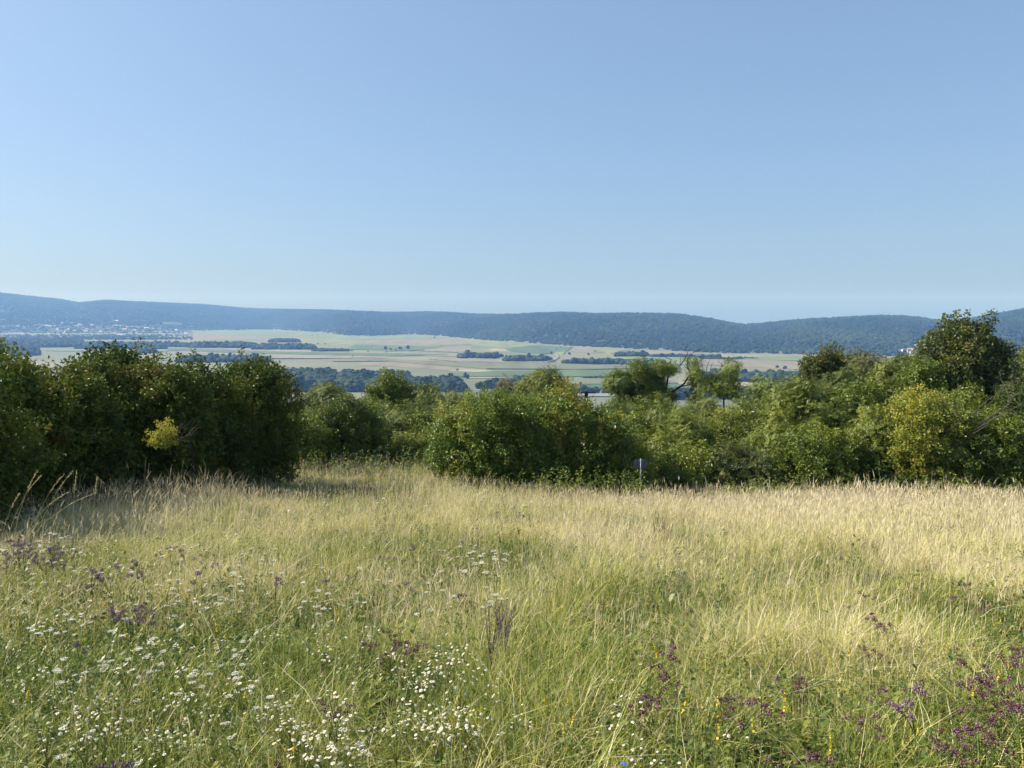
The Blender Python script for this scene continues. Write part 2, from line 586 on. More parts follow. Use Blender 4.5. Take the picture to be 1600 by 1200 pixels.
# hill forest
n0 = 84000
fpx = rng.uniform(-90, 1690, n0)
Rb, Rc, Hc = hill_params(fpx)
q = rng.uniform(0, 1, n0)
fy = np.sqrt(Rb ** 2 + q * ((Rc * 1.03) ** 2 - Rb ** 2))
fx = (fpx - 800) / F * (fy * CT + 60 * ST)
keep = rng.uniform(0, 1, n0) < np.clip(((Rc ** 2 - Rb ** 2) * 1.0) / 1.6e7, 0.35, 1.0) * 0.85
fz = ground_z(fx, fy)
ppx, ppy = project(fx, fy, fz)
village = (ppx < 305) & (ppy > 506 + 4 * fbm(ppx / 30.0, ppy / 5.0, 2)) & (rng.uniform(0, 1, n0) > 0.30)
meadow = (ppx > 254) & (ppx < 286) & (ppy > 503) & (ppy < 509)
village2 = (ppx > 1402) & (ppx < 1442) & (ppy > 546) & (rng.uniform(0, 1, n0) > 0.25)
keep &= ~village & ~meadow & ~village2
fp = np.stack([fx, fy, fz - 2.0], 1)[keep]
o = forest('forest', 'far', FAR, fp, 8.2, 'bluish wooded hillsides along the whole horizon', 260.0, 31)
o['category'] = 'forest'


def wood(x0, x1, ytop, ybase, label, h=16.0, n=None, seed=1, slope=0.0, protos=None, name='wood'):
    """A copse or belt of trees: near edge on row ybase, crowns reaching up to about row ytop."""
    r = np.random.default_rng(seed)
    D = on_plain(800, ybase)[1]
    hpx = h * F / D
    yfar = min(ybase - 0.4, ytop + hpx * 0.9)
    size = h / 1.75
    w_m = (x1 - x0) / F * D
    d_m = on_plain(800, yfar)[1] - D
    n = n or int(min(900, max(6, (0.45 if 'loose' in label or 'among' in label else 1.0) * w_m * max(d_m, 12) / (size * size * 0.8))))
    px = r.uniform(x0, x1, n)
    py = r.uniform(yfar, ybase, n) + slope * (px - x0) / (x1 - x0)
    e = np.minimum(px - x0, x1 - px) / (x1 - x0)
    pts = np.array([on_plain(a, b) for a, b in zip(px, py)])
    pts[:, 2] = PLAIN - 1.0
    o = forest(name, 'near', NEARW, pts, size * (0.75 + 0.35 * np.clip(e * 6, 0, 1)), label, 60.0, seed, [0.4, 0.22, 0.34, 0.04])
    o['category'] = 'wood'
    o['group'] = 'woods and tree belts on the valley floor'


WOODS = [
    (716, 784, 546, 560.5, 'compact dark copse just left of the middle among pale fields', 17),
    (788, 860, 551, 565, 'long low copse right beside the compact middle copse', 16),
    (880, 985, 556.5, 569, 'dark tree belt in front of the pink fallow field', 15),
    (962, 1012, 546, 557.5, 'small wood in front of the foot of the hills', 14),
    (1016, 1085, 551, 558.5, 'broken row of trees behind the old half bare tree', 10),
    (1090, 1126, 551, 559.5, 'dense little wood touching the foot of the hills', 14),
    (1095, 1185, 556.5, 561, 'thin dark hedgerow along the beige field', 6),
    (396, 492, 533, 546.5, 'tree belt below the pale green meadow with taller trees', 16),
    (420, 468, 527, 535, 'short row of trees above the long tree belt', 14),
    (488, 545, 542, 549.5, 'tapering line of low trees at the end of the belt', 9),
    (296, 400, 530, 544, 'long dark tree belt above the pale beige field', 17),
    (-20, 300, 529, 543, 'wide bluish tree belt below the far village', 18),
    (118, 262, 538.5, 545.5, 'straight edged dark plantation beside the pale field', 13),
    (-20, 60, 533, 556, 'tall loose trees behind the nearest hedge', 16),
    (215, 244, 541, 552, 'small round tree group in front of the plantation', 15),
    (278, 420, 550, 566, 'broad wood rising behind the dark hedge', 17),
    (410, 530, 562.5, 612, 'left part of the large dark wood behind the thicket', 19),
    (520, 640, 566, 612, 'middle part of the large dark wood behind the thicket', 19),
    (630, 722, 577, 612, 'right part of the large dark wood behind the thicket', 18),
    (744, 760, 594, 609, 'small dark conifer group beside the pale road', 15),
    (758, 812, 588, 608, 'grey brown tree group beyond the autumn tinted shrub', 16),
    (800, 835, 582, 595, 'dark trees beside the green field', 12),
    (910, 950, 585.5, 592, 'low flat hedge in the green field', 6),
    (900, 962, 600, 615.5, 'dark wood beyond the wooden post', 14),
    (1080, 1262, 571, 598, 'wide wood below the orange tan field on the far right', 18),
    (1060, 1110, 600, 622, 'trees seen through the old half bare tree', 16),
    (1160, 1262, 600, 622, 'trees on the plain behind the right thicket', 16),
    (985, 1075, 599, 624, 'wood on the plain left of the old crooked tree', 16),
    (1098, 1190, 599, 624, 'tree group between the two bare topped trees', 16),
    (-20, 300, 519, 531, 'loose trees and gardens below the far village', 11),
    (-20, 130, 524, 537, 'bluish trees at the left end of the valley floor', 13),
    (40, 300, 513, 521, 'trees standing among the houses of the far village', 9),
    (420, 500, 596, 612, 'trees around the white walled barn', 9),
    (970, 1000, 561, 570, 'small wood at the end of the dark belt', 12),
    (1005, 1040, 560, 569, 'pair of tree clumps in front of the pale green field', 12),
]
for k, (x0, x1, a, b, lab, h) in enumerate(WOODS):
    wood(x0, x1, a, b, lab, h, seed=50 + k)

# thin hedgerows between the fields
HEDGE = [([(424, 561), (500, 561), (560, 559.5), (606, 560.5)], 'thin dark hedgerow crossing the beige field'),
         ([(520, 565.6), (610, 564.6), (700, 570.5), (765, 576)], 'long dark hedgerow in front of the large wood'),
         ([(670, 562), (716, 566.2)], 'short dark hedgerow in the olive crop'),
         ([(605, 549.5), (650, 548.5), (715, 551)], 'thin hedgerow below the three round trees'),
         ([(765, 576), (900, 576)], 'straight dark hedgerow along the green field')]
for k, (pl, lab) in enumerate(HEDGE):
    r = np.random.default_rng(90 + k)
    P = []
    for (xa, ya), (xb, yb) in zip(pl[:-1], pl[1:]):
        m = int((xb - xa) * 1.1)
        t = np.linspace(0, 1, m)
        for s in t:
            P.append(on_plain(xa + (xb - xa) * s, ya + (yb - ya) * s + r.normal(0, 0.1)))
    P = np.array(P)
    P[:, 2] = PLAIN - 0.3
    o = forest('hedgerow', 'near', NEARW[:3] and NEARW, P, 1.7, lab, 60.0, 91 + k, [0.5, 0.1, 0.4, 0.0])
    o['category'] = 'hedgerow'

# trees standing alone in the fields
M_bark = noise_mat('bark', [(0.3, (0.035, 0.028, 0.02)), (0.7, (0.09, 0.075, 0.055))], 14.0, 0.9, 6.0, 0.5)
lone_mesh = [p.data for p in NEARW[:3]]
tm = MB()
tm.tube([(0, 0, -0.3), (0.02, 0, 0.4), (0, 0.02, 0.9)], [0.09, 0.07, 0.04], 6)
lone_trunk = tm.mesh('trunk', [M_bark])
LONE = [(602, 546.5, 15, 'leftmost of the three round trees standing in the pale green field'), (610, 547, 9, 'small tree beside the leftmost round tree in the field'),
        (625, 546, 15, 'middle one of the three round trees in the pale green field'), (637, 546, 17, 'rightmost of the three round trees in the pale green field'),
        (618, 547, 7, 'low bushy tree between the three round field trees'),
        (690, 540.5, 6, 'lone dark bush in the pink fallow field'), (679, 528.5, 9, 'lone tree at the edge of the hill forest above the pink field'),
        (497, 538, 7, 'lone bush in the yellow green field, left one of two'), (508, 538, 7, 'lone bush in the yellow green field, right one of two'),
        (450, 520, 7, 'tiny tree alone in the far pale meadow'), (488, 524.5, 8, 'far bush in the pale meadow under the forest'), (496, 524.5, 8, 'second far bush in the pale meadow under the forest'),
        (550, 549, 6, 'small tree past the end of the long belt'), (575, 550.3, 5, 'bush on the field edge below the pale green strip'), (603, 551, 6, 'bush on the field edge below the three round trees'),
        (876, 543.5, 6, 'lone tree in the blue green field'), (869, 546.5, 6, 'lone tree on the edge of the blue green field'), (930, 550, 7, 'dark round bush in the pink fallow field'),
        (861, 553.5, 10, 'tree standing at the right end of the low copse'), (889, 554.5, 11, 'pointed tree beside the field track'), (919, 555, 10, 'tree in the hedge below the pink field'),
        (551, 557.3, 4, 'tiny bush alone in the beige stubble'), (1214, 575.5, 9, 'lone tree above the wide right wood'), (1226, 577, 12, 'round tree at the end of the wide right wood'),
        (715, 579.5, 6, 'tiny pale tree at the tip of the large wood'), (727, 591, 15, 'slim poplar at the right end of the large wood'), (731, 592, 14, 'second slim poplar at the end of the large wood')]
for k, (px, py, h, lab) in enumerate(LONE):
    p = on_plain(px, py)
    t = thing('field_tree', (p[0], p[1], PLAIN), lab, 'tree', 'trees standing alone in the valley fields')
    cr = link('crown', lone_mesh[k % 3], t)
    tr = link('trunk', lone_trunk, t)
    s = h / 1.9
    wd = 0.38 if 'poplar' in lab else 0.85
    for q in (cr, tr):
        q.scale = (s * wd, s * wd, s)
    t.rotation_euler.z = k * 1.7

# ------------------------------------------------------------------ villages
M_wall = [plain_mat('wall_white', (0.66, 0.65, 0.62)), plain_mat('wall_cream', (0.74, 0.68, 0.55)), plain_mat('wall_grey', (0.6, 0.6, 0.6))]
M_roof = [plain_mat('roof_red', (0.30, 0.12, 0.075)), plain_mat('roof_grey', (0.30, 0.29, 0.29)), plain_mat('roof_pale', (0.62, 0.60, 0.58))]
M_win = plain_mat('window_dark', (0.04, 0.05, 0.06), 0.2, 0.5)


def house_meshes(w, d, h, rh, wm, rm):
    a = MB()
    a.box(0, 0, h / 2 - 1.5, w, d, h + 3)
    for s in (-1, 1):
        a.poly([(s * w / 2, -d / 2, h), (s * w / 2, d / 2, h), (s * w / 2, 0, h + rh)][::s])
    b = MB()
    o_ = 0.5
    for s in (-1, 1):
        p = [(-w / 2 - o_, s * (d / 2 + o_), h - 0.25), (w / 2 + o_, s * (d / 2 + o_), h - 0.25), (w / 2 + o_, 0, h + rh + 0.1), (-w / 2 - o_, 0, h + rh + 0.1)]
        b.poly(p[::s])
        b.poly([(x, y, z + 0.25) for x, y, z in p][::s])
    b.box(w * 0.2, d * 0.12, h + rh + 0.3, 0.7, 0.7, 1.2)
    c = MB()
    for x in (-0.3, 0, 0.3):
        c.box(x * w, -d / 2 - 0.03, h * 0.55, 1.2, 0.1, 1.5)
    return a.mesh('wall', [wm]), b.mesh('roof', [rm]), c.mesh('window', [M_win])


HM = [house_meshes(14, 9, 5.5, 3.5, M_wall[0], M_roof[0]), house_meshes(11, 9, 6.0, 3.0, M_wall[0], M_roof[1]),
      house_meshes(18, 10, 4.5, 3.0, M_wall[1], M_roof[2]), house_meshes(12, 8, 5.0, 3.5, M_wall[2], M_roof[0])]
VIL = [(103, 490), (183, 502.5), (7, 511), (28, 511), (56, 509.5), (66, 510), (72, 510.3), (77, 511), (82, 507), (97, 506), (112, 505), (124, 508.5), (144, 508.5), (96, 510), (100, 513), (90, 515), (91, 517.5), (107, 515.6),
       (102, 519), (117, 518), (130, 517.5), (134, 519), (136, 516), (157, 519.5), (180, 510), (185, 510.6), (191, 510), (199, 512), (195, 516), (187, 525), (194, 525), (206, 512.5), (217, 514), (214, 512), (229, 514), (240, 515.6),
       (249, 515), (275, 517), (291, 522), (120, 511), (152, 513), (170, 515), (210, 518), (225, 520), (148, 516), (86, 511), (61, 514), (205, 521), (262, 519)]
VIL2 = [(1405, 549), (1412, 550), (1418, 551), (1421.5, 549), (1427, 549), (1426, 552.5), (1432, 551.5), (1436, 549.5), (1434, 542), (1440, 551)]
for k, (px, py) in enumerate(VIL + VIL2):
    p = hit(px, py, 0.0, 1500, 7500)
    second = k >= len(VIL)
    lab = ('bright white house in the village glimpsed at the foot of the right hill' if second else 'tiny pale house in the far village under the left hills')
    grp = 'houses of the right village' if second else 'houses of the left village'
    if not second and k:
        lab = 'tiny pale house in the far left village, ' + ('among those at its left end' if px < 60 else 'in the upper row of its left half' if px < 120 and py < 512 else 'in the lower row of its left half' if px < 120 else 'in the middle of it' if px < 175 else 'right of its middle' if px < 225 else 'near its right end')
    if k == 0:
        lab, grp = 'lone white house high on the wooded left hillside', None
    if second and py == 542:
        lab, grp = 'single white house above the right village', None
    t = thing('house', p, lab, 'house', grp)
    a, b, c = HM[int(rng.integers(0, 4)) if not second else int(rng.integers(0, 2))]
    link('wall', a, t)
    link('roof', b, t)
    t.rotation_euler.z = float(rng.uniform(-0.7, 0.7))
    sc_ = float(rng.uniform(0.9, 1.3)) * (1.05 if not second else 0.8)
    t.scale = (sc_, sc_, sc_)

hb = house_meshes(26, 12, 5.0, 2.2, M_wall[0], M_roof[2])
p = on_plain(490, 604)
t = thing('barn', p, 'white walled barn half hidden below the large dark wood', 'barn')
for nm, m in zip(('wall', 'roof'), hb):
    link(nm, m, t)
for k, (a, b) in enumerate([(62, 66), (70, 79), (82, 91)]):
    p = on_plain((a + b) / 2, 538.2)
    t = thing('greenhouse', p, ['leftmost of three long pale sheds beside the dark plantation', 'middle one of three long pale sheds beside the dark plantation', 'rightmost of three long pale sheds beside the dark plantation'][k], 'shed', 'pale sheds in the valley')
    w = (b - a) / F * p[1]
    for nm, m in zip(('wall', 'roof'), house_meshes(w, 9, 3.5, 2.0, M_wall[0], M_roof[2])):
        link(nm, m, t)

# meadow clearing on the left hillside
mb = MB()
pts = [hit(x, y, 0, 1500, 7500) for x, y in [(254, 504.5), (268, 503.6), (284, 506.5), (286, 508.5), (258, 507.5)]]
mb.poly([p + np.array([0, 0, 4.0]) for p in pts])
for q in range(len(pts)):
    a, b = pts[q], pts[(q + 1) % len(pts)]
    mb.poly([a - [0, 0, 3], b - [0, 0, 3], b + [0, 0, 4.0], a + [0, 0, 4.0]])
link('field', mb.mesh('field', [FM['pale']]), kind='structure', label='small bright clearing on the wooded left hillside')

# ------------------------------------------------------------------ haze
M_haze = bpy.data.materials.new('haze_air')
M_haze.use_nodes = True
hn = M_haze.node_tree.nodes
hn.remove(hn['Principled BSDF'])
pv = hn.new('ShaderNodeVolumePrincipled')
pv.inputs['Color'].default_value = (0.23, 0.47, 1.0, 1)
pv.inputs['Absorption Color'].default_value = (1, 1, 1, 1)
pv.inputs['Density'].default_value = 0.000155
pv.inputs['Anisotropy'].default_value = 0.05
M_haze.node_tree.links.new(pv.outputs[0], hn['Material Output'].inputs['Volume'])
mb = MB()
ztop = float(np.nanmax(GZ)) + 32.0
mb.box(0, 0, (ztop + PLAIN - 1.5) / 2, 17800, 17800, ztop - (PLAIN - 1.5))
link('haze', mb.mesh('haze', [M_haze]), kind='stuff', label='thin bluish haze over the valley')

# ------------------------------------------------------------------ foliage building blocks for the hedge
LEAF = {
    'dark': leaf_mat('leaf_dark', [(0.0, (0.030, 0.056, 0.010)), (0.45, (0.068, 0.105, 0.016)), (0.8, (0.138, 0.164, 0.022)), (1.0, (0.234, 0.158, 0.030))], 0.25, 0.5, 0.2),
    'mid': leaf_mat('leaf_mid', [(0.0, (0.063, 0.099, 0.013)), (0.5, (0.136, 0.182, 0.020)), (1.0, (0.273, 0.289, 0.032))], 0.27, 0.45, 0.45),
    'bright': leaf_mat('leaf_bright', [(0.0, (0.092, 0.126, 0.019)), (0.5, (0.177, 0.214, 0.027)), (1.0, (0.307, 0.315, 0.045))], 0.28, 0.45, 0.45),
    'locust': leaf_mat('leaf_locust', [(0.0, (0.076, 0.105, 0.023)), (0.5, (0.137, 0.173, 0.031)), (1.0, (0.228, 0.235, 0.047))], 0.28, 0.55, 0.35),
    'autumn': leaf_mat('leaf_autumn', [(0.0, (0.053, 0.100, 0.015)), (0.5, (0.131, 0.200, 0.025)), (0.78, (0.242, 0.273, 0.036)), (1.0, (0.420, 0.231, 0.053))], 0.36, 0.45, 0.45),
    'yellow': leaf_mat('leaf_yellow', [(0.0, (0.090, 0.130, 0.022)), (0.45, (0.220, 0.260, 0.035)), (0.8, (0.420, 0.380, 0.050)), (1.0, (0.550, 0.380, 0.070))], 0.40, 0.5, 0.4),
    'brown': leaf_mat('leaf_brown', [(0.0, (0.035, 0.055, 0.012)), (0.5, (0.085, 0.11, 0.022)), (0.8, (0.16, 0.16, 0.035)), (1.0, (0.26, 0.17, 0.05))], 0.28, 0.48, 0.35),
    'grey': leaf_mat('leaf_grey', [(0.0, (0.071, 0.081, 0.039)), (0.5, (0.142, 0.151, 0.069)), (1.0, (0.238, 0.227, 0.113))], 0.3, 0.6, 0.3),
}


def sprig(kind, mat, seed):
    """A leafy twig about 0.35 m long growing along +Z."""
    r = np.random.default_rng(seed)
    mb = MB()
    L = 0.34
    if kind == 'broad' or kind == 'big':
        n, ll, ww = (22, 0.082, 0.052) if kind == 'broad' else (20, 0.10, 0.06)
        for k in range(n):
            s = (k + 0.5) / n
            a = k * 2.4 + r.normal(0, 0.5)
            out = np.array([math.cos(a), math.sin(a), 0])
            p = np.array([0, 0, L * (s ** 0.8) - 0.05]) + out * r.uniform(0.01, 0.11) * (1.15 - s * 0.7) + r.normal(0, 0.012, 3)
            ax = unit(out + np.array([0, 0, r.uniform(-0.3, 0.8)]) + r.normal(0, 0.25, 3))
            mb.leaf(p, ax, unit(np.array([0, 0, 1.0]) + r.normal(0, 0.55, 3)), ll * r.uniform(0.7, 1.25), ww * r.uniform(0.8, 1.2), 0, r.uniform(0, 1))
    else:                                                                    # pinnate leaves of a locust
        for k in range(5):
            a = k * 2.4 + r.normal(0, 0.3)
            out = unit([math.cos(a), math.sin(a), r.uniform(0.1, 0.7)])
            b0 = np.array([0, 0, L * k / 6.0])
            side = unit(np.cross(out, [0, 0, 1]))
            tone = r.uniform(0, 1)
            for m in range(6):
                s = 0.05 + 0.04 * m
                p = b0 + out * s - np.array([0, 0, 0.9 * s * s])
                for sg in (-1, 1):
                    mb.leaf(p, side * sg + out * 0.35, unit(np.array([0, 0, 1.0]) + r.normal(0, 0.3, 3)), 0.056, 0.031, 0, np.clip(tone + r.normal(0, 0.15), 0, 1), 0.1)
    return proto('sprig', mb.mesh('sprig', [mat]))


_spr = {}


def sprigs(kind, col):
    k = (kind, col)
    if k not in _spr:
        _spr[k] = [sprig(kind, LEAF[col], 100 + 7 * q + len(_spr) * 31) for q in range(3)]
    return _spr[k]


def crown_points(lobes, dens, r):
    """Twig positions, directions and the leaf mass they belong to, on the skin of a set of leaf masses (centre xyz, radii xyz)."""
    P, N, K = [], [], []
    L = np.array(lobes)
    for i_, (cx, cy_, cz, rx, ry, rz) in enumerate(lobes):
        area = 4 * math.pi * (((rx * ry) ** 1.6 + (rx * rz) ** 1.6 + (ry * rz) ** 1.6) / 3) ** (1 / 1.6)
        n = max(4, int(area * dens))
        d = r.standard_normal((n, 3))
        d /= np.linalg.norm(d, axis=1, keepdims=True)
        s = 1.0 - np.abs(r.normal(0, 0.22, n)) + r.normal(0, 0.06, n)
        bump = 0.78 + 0.44 * fbm(d[:, 0] * 2.2 + i_ * 3.1 + 9, d[:, 1] * 2.2 + d[:, 2] * 1.7 + 9, 40 + i_, 2)
        p = np.array([cx, cy_, cz]) + d * np.array([rx, ry, rz]) * (s * bump)[:, None]
        inside = np.zeros(n, bool)
        near = np.abs(L[:, :3] - L[i_, :3]).sum(1) < 6
        for j_ in np.nonzero(near)[0]:
            if j_ != i_:
                e = (p - L[j_, :3]) / L[j_, 3:]
                inside |= (e ** 2).sum(1) < 0.42
        k = ~inside | (r.uniform(0, 1, n) < 0.10)
        P.append(p[k])
        N.append(d[k])
        K.append(np.full(int(k.sum()), i_))
    return np.concatenate(P), np.concatenate(N), np.concatenate(K)


def crown(parent, lobes, kind, col, dens, size, seed, tint_bias=0.0, base=None, up=0.45):
    r = np.random.default_rng(seed)
    P, N, K = crown_points(lobes, dens, r)
    if base is not None:
        k = P[:, 2] > 0.05
        P, N, K = P[k], N[k], K[k]
    lobe_tint = r.normal(0, 0.11, len(lobes))
    D = N + r.normal(0, 0.45, N.shape) + np.array([0, 0, up])
    k = len(P)
    shoot = (r.uniform(0, 1, k) < 0.13) & (N[:, 2] > -0.1)
    P = P + shoot[:, None] * (N * [0.7, 0.7, 0.3] + [0, 0, 0.55]) * (r.uniform(0.1, 0.3, k) + 0.25 * r.uniform(0, 1, k) ** 4)[:, None] * size
    s = size * r.uniform(0.65, 1.4, k) * np.where(shoot, 0.85, 1.0)
    tint = np.clip(fbm(P[:, 0] * 1.1 + seed, P[:, 2] * 1.1 + P[:, 1] * 0.7 + 50, seed, 2) * 1.1 - 0.05 + r.normal(0, 0.10, k) + lobe_tint[K] + tint_bias, 0, 1)
    return scatter('crown', kind + col, sprigs(kind, col), P, eulers(D, r.uniform(0, 6.28, k)), np.stack([s, s, s], 1), r.integers(0, 3, k), tint, parent, kind='stuff')


def stems(r, H, w, n, thick):
    mb = MB()
    for k in range(n):
        a = 2 * math.pi * k / n + r.normal(0, 0.4)
        o_ = np.array([math.cos(a), math.sin(a), 0])
        p0 = o_ * 0.12 * w * (n > 1)
        pts = [p0 + [0, 0, -0.25]]
        lean = r.uniform(0.2, 0.5) * w
        for s in (0.25, 0.5, 0.72, 0.9):
            pts.append(p0 + o_ * lean * s ** 1.3 + np.array([0, 0, H * 0.74 * s]) + r.normal(0, 0.04, 3) * w)
        mb.tube(pts, [thick, thick * 0.8, thick * 0.6, thick * 0.4, thick * 0.15], 6)
        for s in (2, 3):
            q0 = pts[s]
            for _ in range(2):
                e = q0 + np.array([r.normal(0, 0.2) * w, r.normal(0, 0.2) * w, r.uniform(0.08, 0.16) * H])
                mb.tube([q0, (q0 + e) / 2 + r.normal(0, 0.04, 3), e], [thick * 0.4, thick * 0.28, thick * 0.08], 5)
    return mb.mesh('trunk', [M_bark], True)


def bush(px, hw, ytop, d, kind, col, label, seed, name='shrub', cat='shrub', dens=26.0, size=1.0, nl=14, bias=0.0, lift=0.0, ybase=None, group='shrubs and trees of the hedge', depth=0.9, trunk_n=5, thick=0.045):
    r = np.random.default_rng(seed)
    x = (px - 800) / F * (d * CT + 3 * ST)
    z0 = float(ground_z(x, d))
    top = at(px, ytop, d)[2] - 0.12
    H = top - z0
    w = hw / F * d
    t = thing(name, (x, d, z0), label, cat, group)
    lobes = []
    # a loose core, then many leaf masses of their own size budding off an uneven envelope
    zc = H * (0.5 + lift * 0.5)
    hz = H * 0.5 * (1 - lift)
    lobes.append((0, 0, zc * 0.92, w * 0.62, w * 0.62 * depth, hz * 0.74))
    ph = r.uniform(0, 50)
    base_r = float(np.clip(0.30 * w, 0.20, 0.46)) * (d / 26.0) ** 0.35
    nb_ = int(np.clip(1.25 * (w * H) / (base_r * base_r), 14, 64))
    for k in range(nb_):
        el = 1 - 2 * (k + 0.5) / nb_
        th = k * 2.39996 + r.normal(0, 0.3)
        rad = math.sqrt(1 - el * el) if el > 0 else math.sqrt(1 - (el * 0.75) ** 2)
        un = float(0.54 + 0.84 * fbm(math.cos(th) * 1.6 + ph, math.sin(th) * 1.6 + el * 2.0 + ph, seed, 2))
        lr = base_r * r.uniform(0.6, 1.35)
        lx = math.cos(th) * rad * max(0.1, w - lr * 0.9) * un
        ly = math.sin(th) * rad * max(0.1, w * depth - lr * 0.9) * un
        lz = zc + el * max(0.1, hz - lr * 0.7) * (un if el > 0 else 1.0)
        lobes.append((lx, ly, lz, lr * r.uniform(0.85, 1.25), lr * r.uniform(0.85, 1.25), lr * r.uniform(0.75, 1.1)))
    for k in range(int(4 + 3.0 * w)):                                        # upright sprays that break the outline
        a, q = r.uniform(0, 6.28), math.sqrt(r.uniform(0, 0.85))
        sr = r.uniform(0.10, 0.19) * (d / 26.0) ** 0.5
        lobes.append((math.cos(a) * q * w, math.sin(a) * q * w * depth, zc + math.sqrt(1 - q * q) * hz * r.uniform(0.82, 1.08), sr, sr, sr * r.uniform(1.8, 3.0)))
    mz = max(l_[2] + l_[5] for l_ in lobes)
    lobes = [(a, b, c * H / mz, e, f, g * H / mz) for a, b, c, e, f, g in lobes]
    crown(t, lobes, kind, col, dens, size, seed, bias, base=True)
    link('trunk', stems(r, H, w, trunk_n, thick), t)
    return t


def bare_branch(mb, p, d, L, th, r, depth=3):
    pts, rad = [p], [th]
    q = np.array(p, float)
    d = unit(d)
    for k in range(4):
        d = unit(d + r.normal(0, 0.30, 3))
        q = q + d * L / 4
        pts.append(q)
        rad.append(th * (1 - 0.2 * (k + 1)))
    mb.tube(pts, rad, 5)
    if depth > 0:
        for k in (1, 2, 3, 4):
            for _ in range(1 if k < 3 else 2):
                bare_branch(mb, pts[k], d + r.normal(0, 0.6, 3), L * r.uniform(0.35, 0.6), rad[k] * 0.6, r, depth - 1)


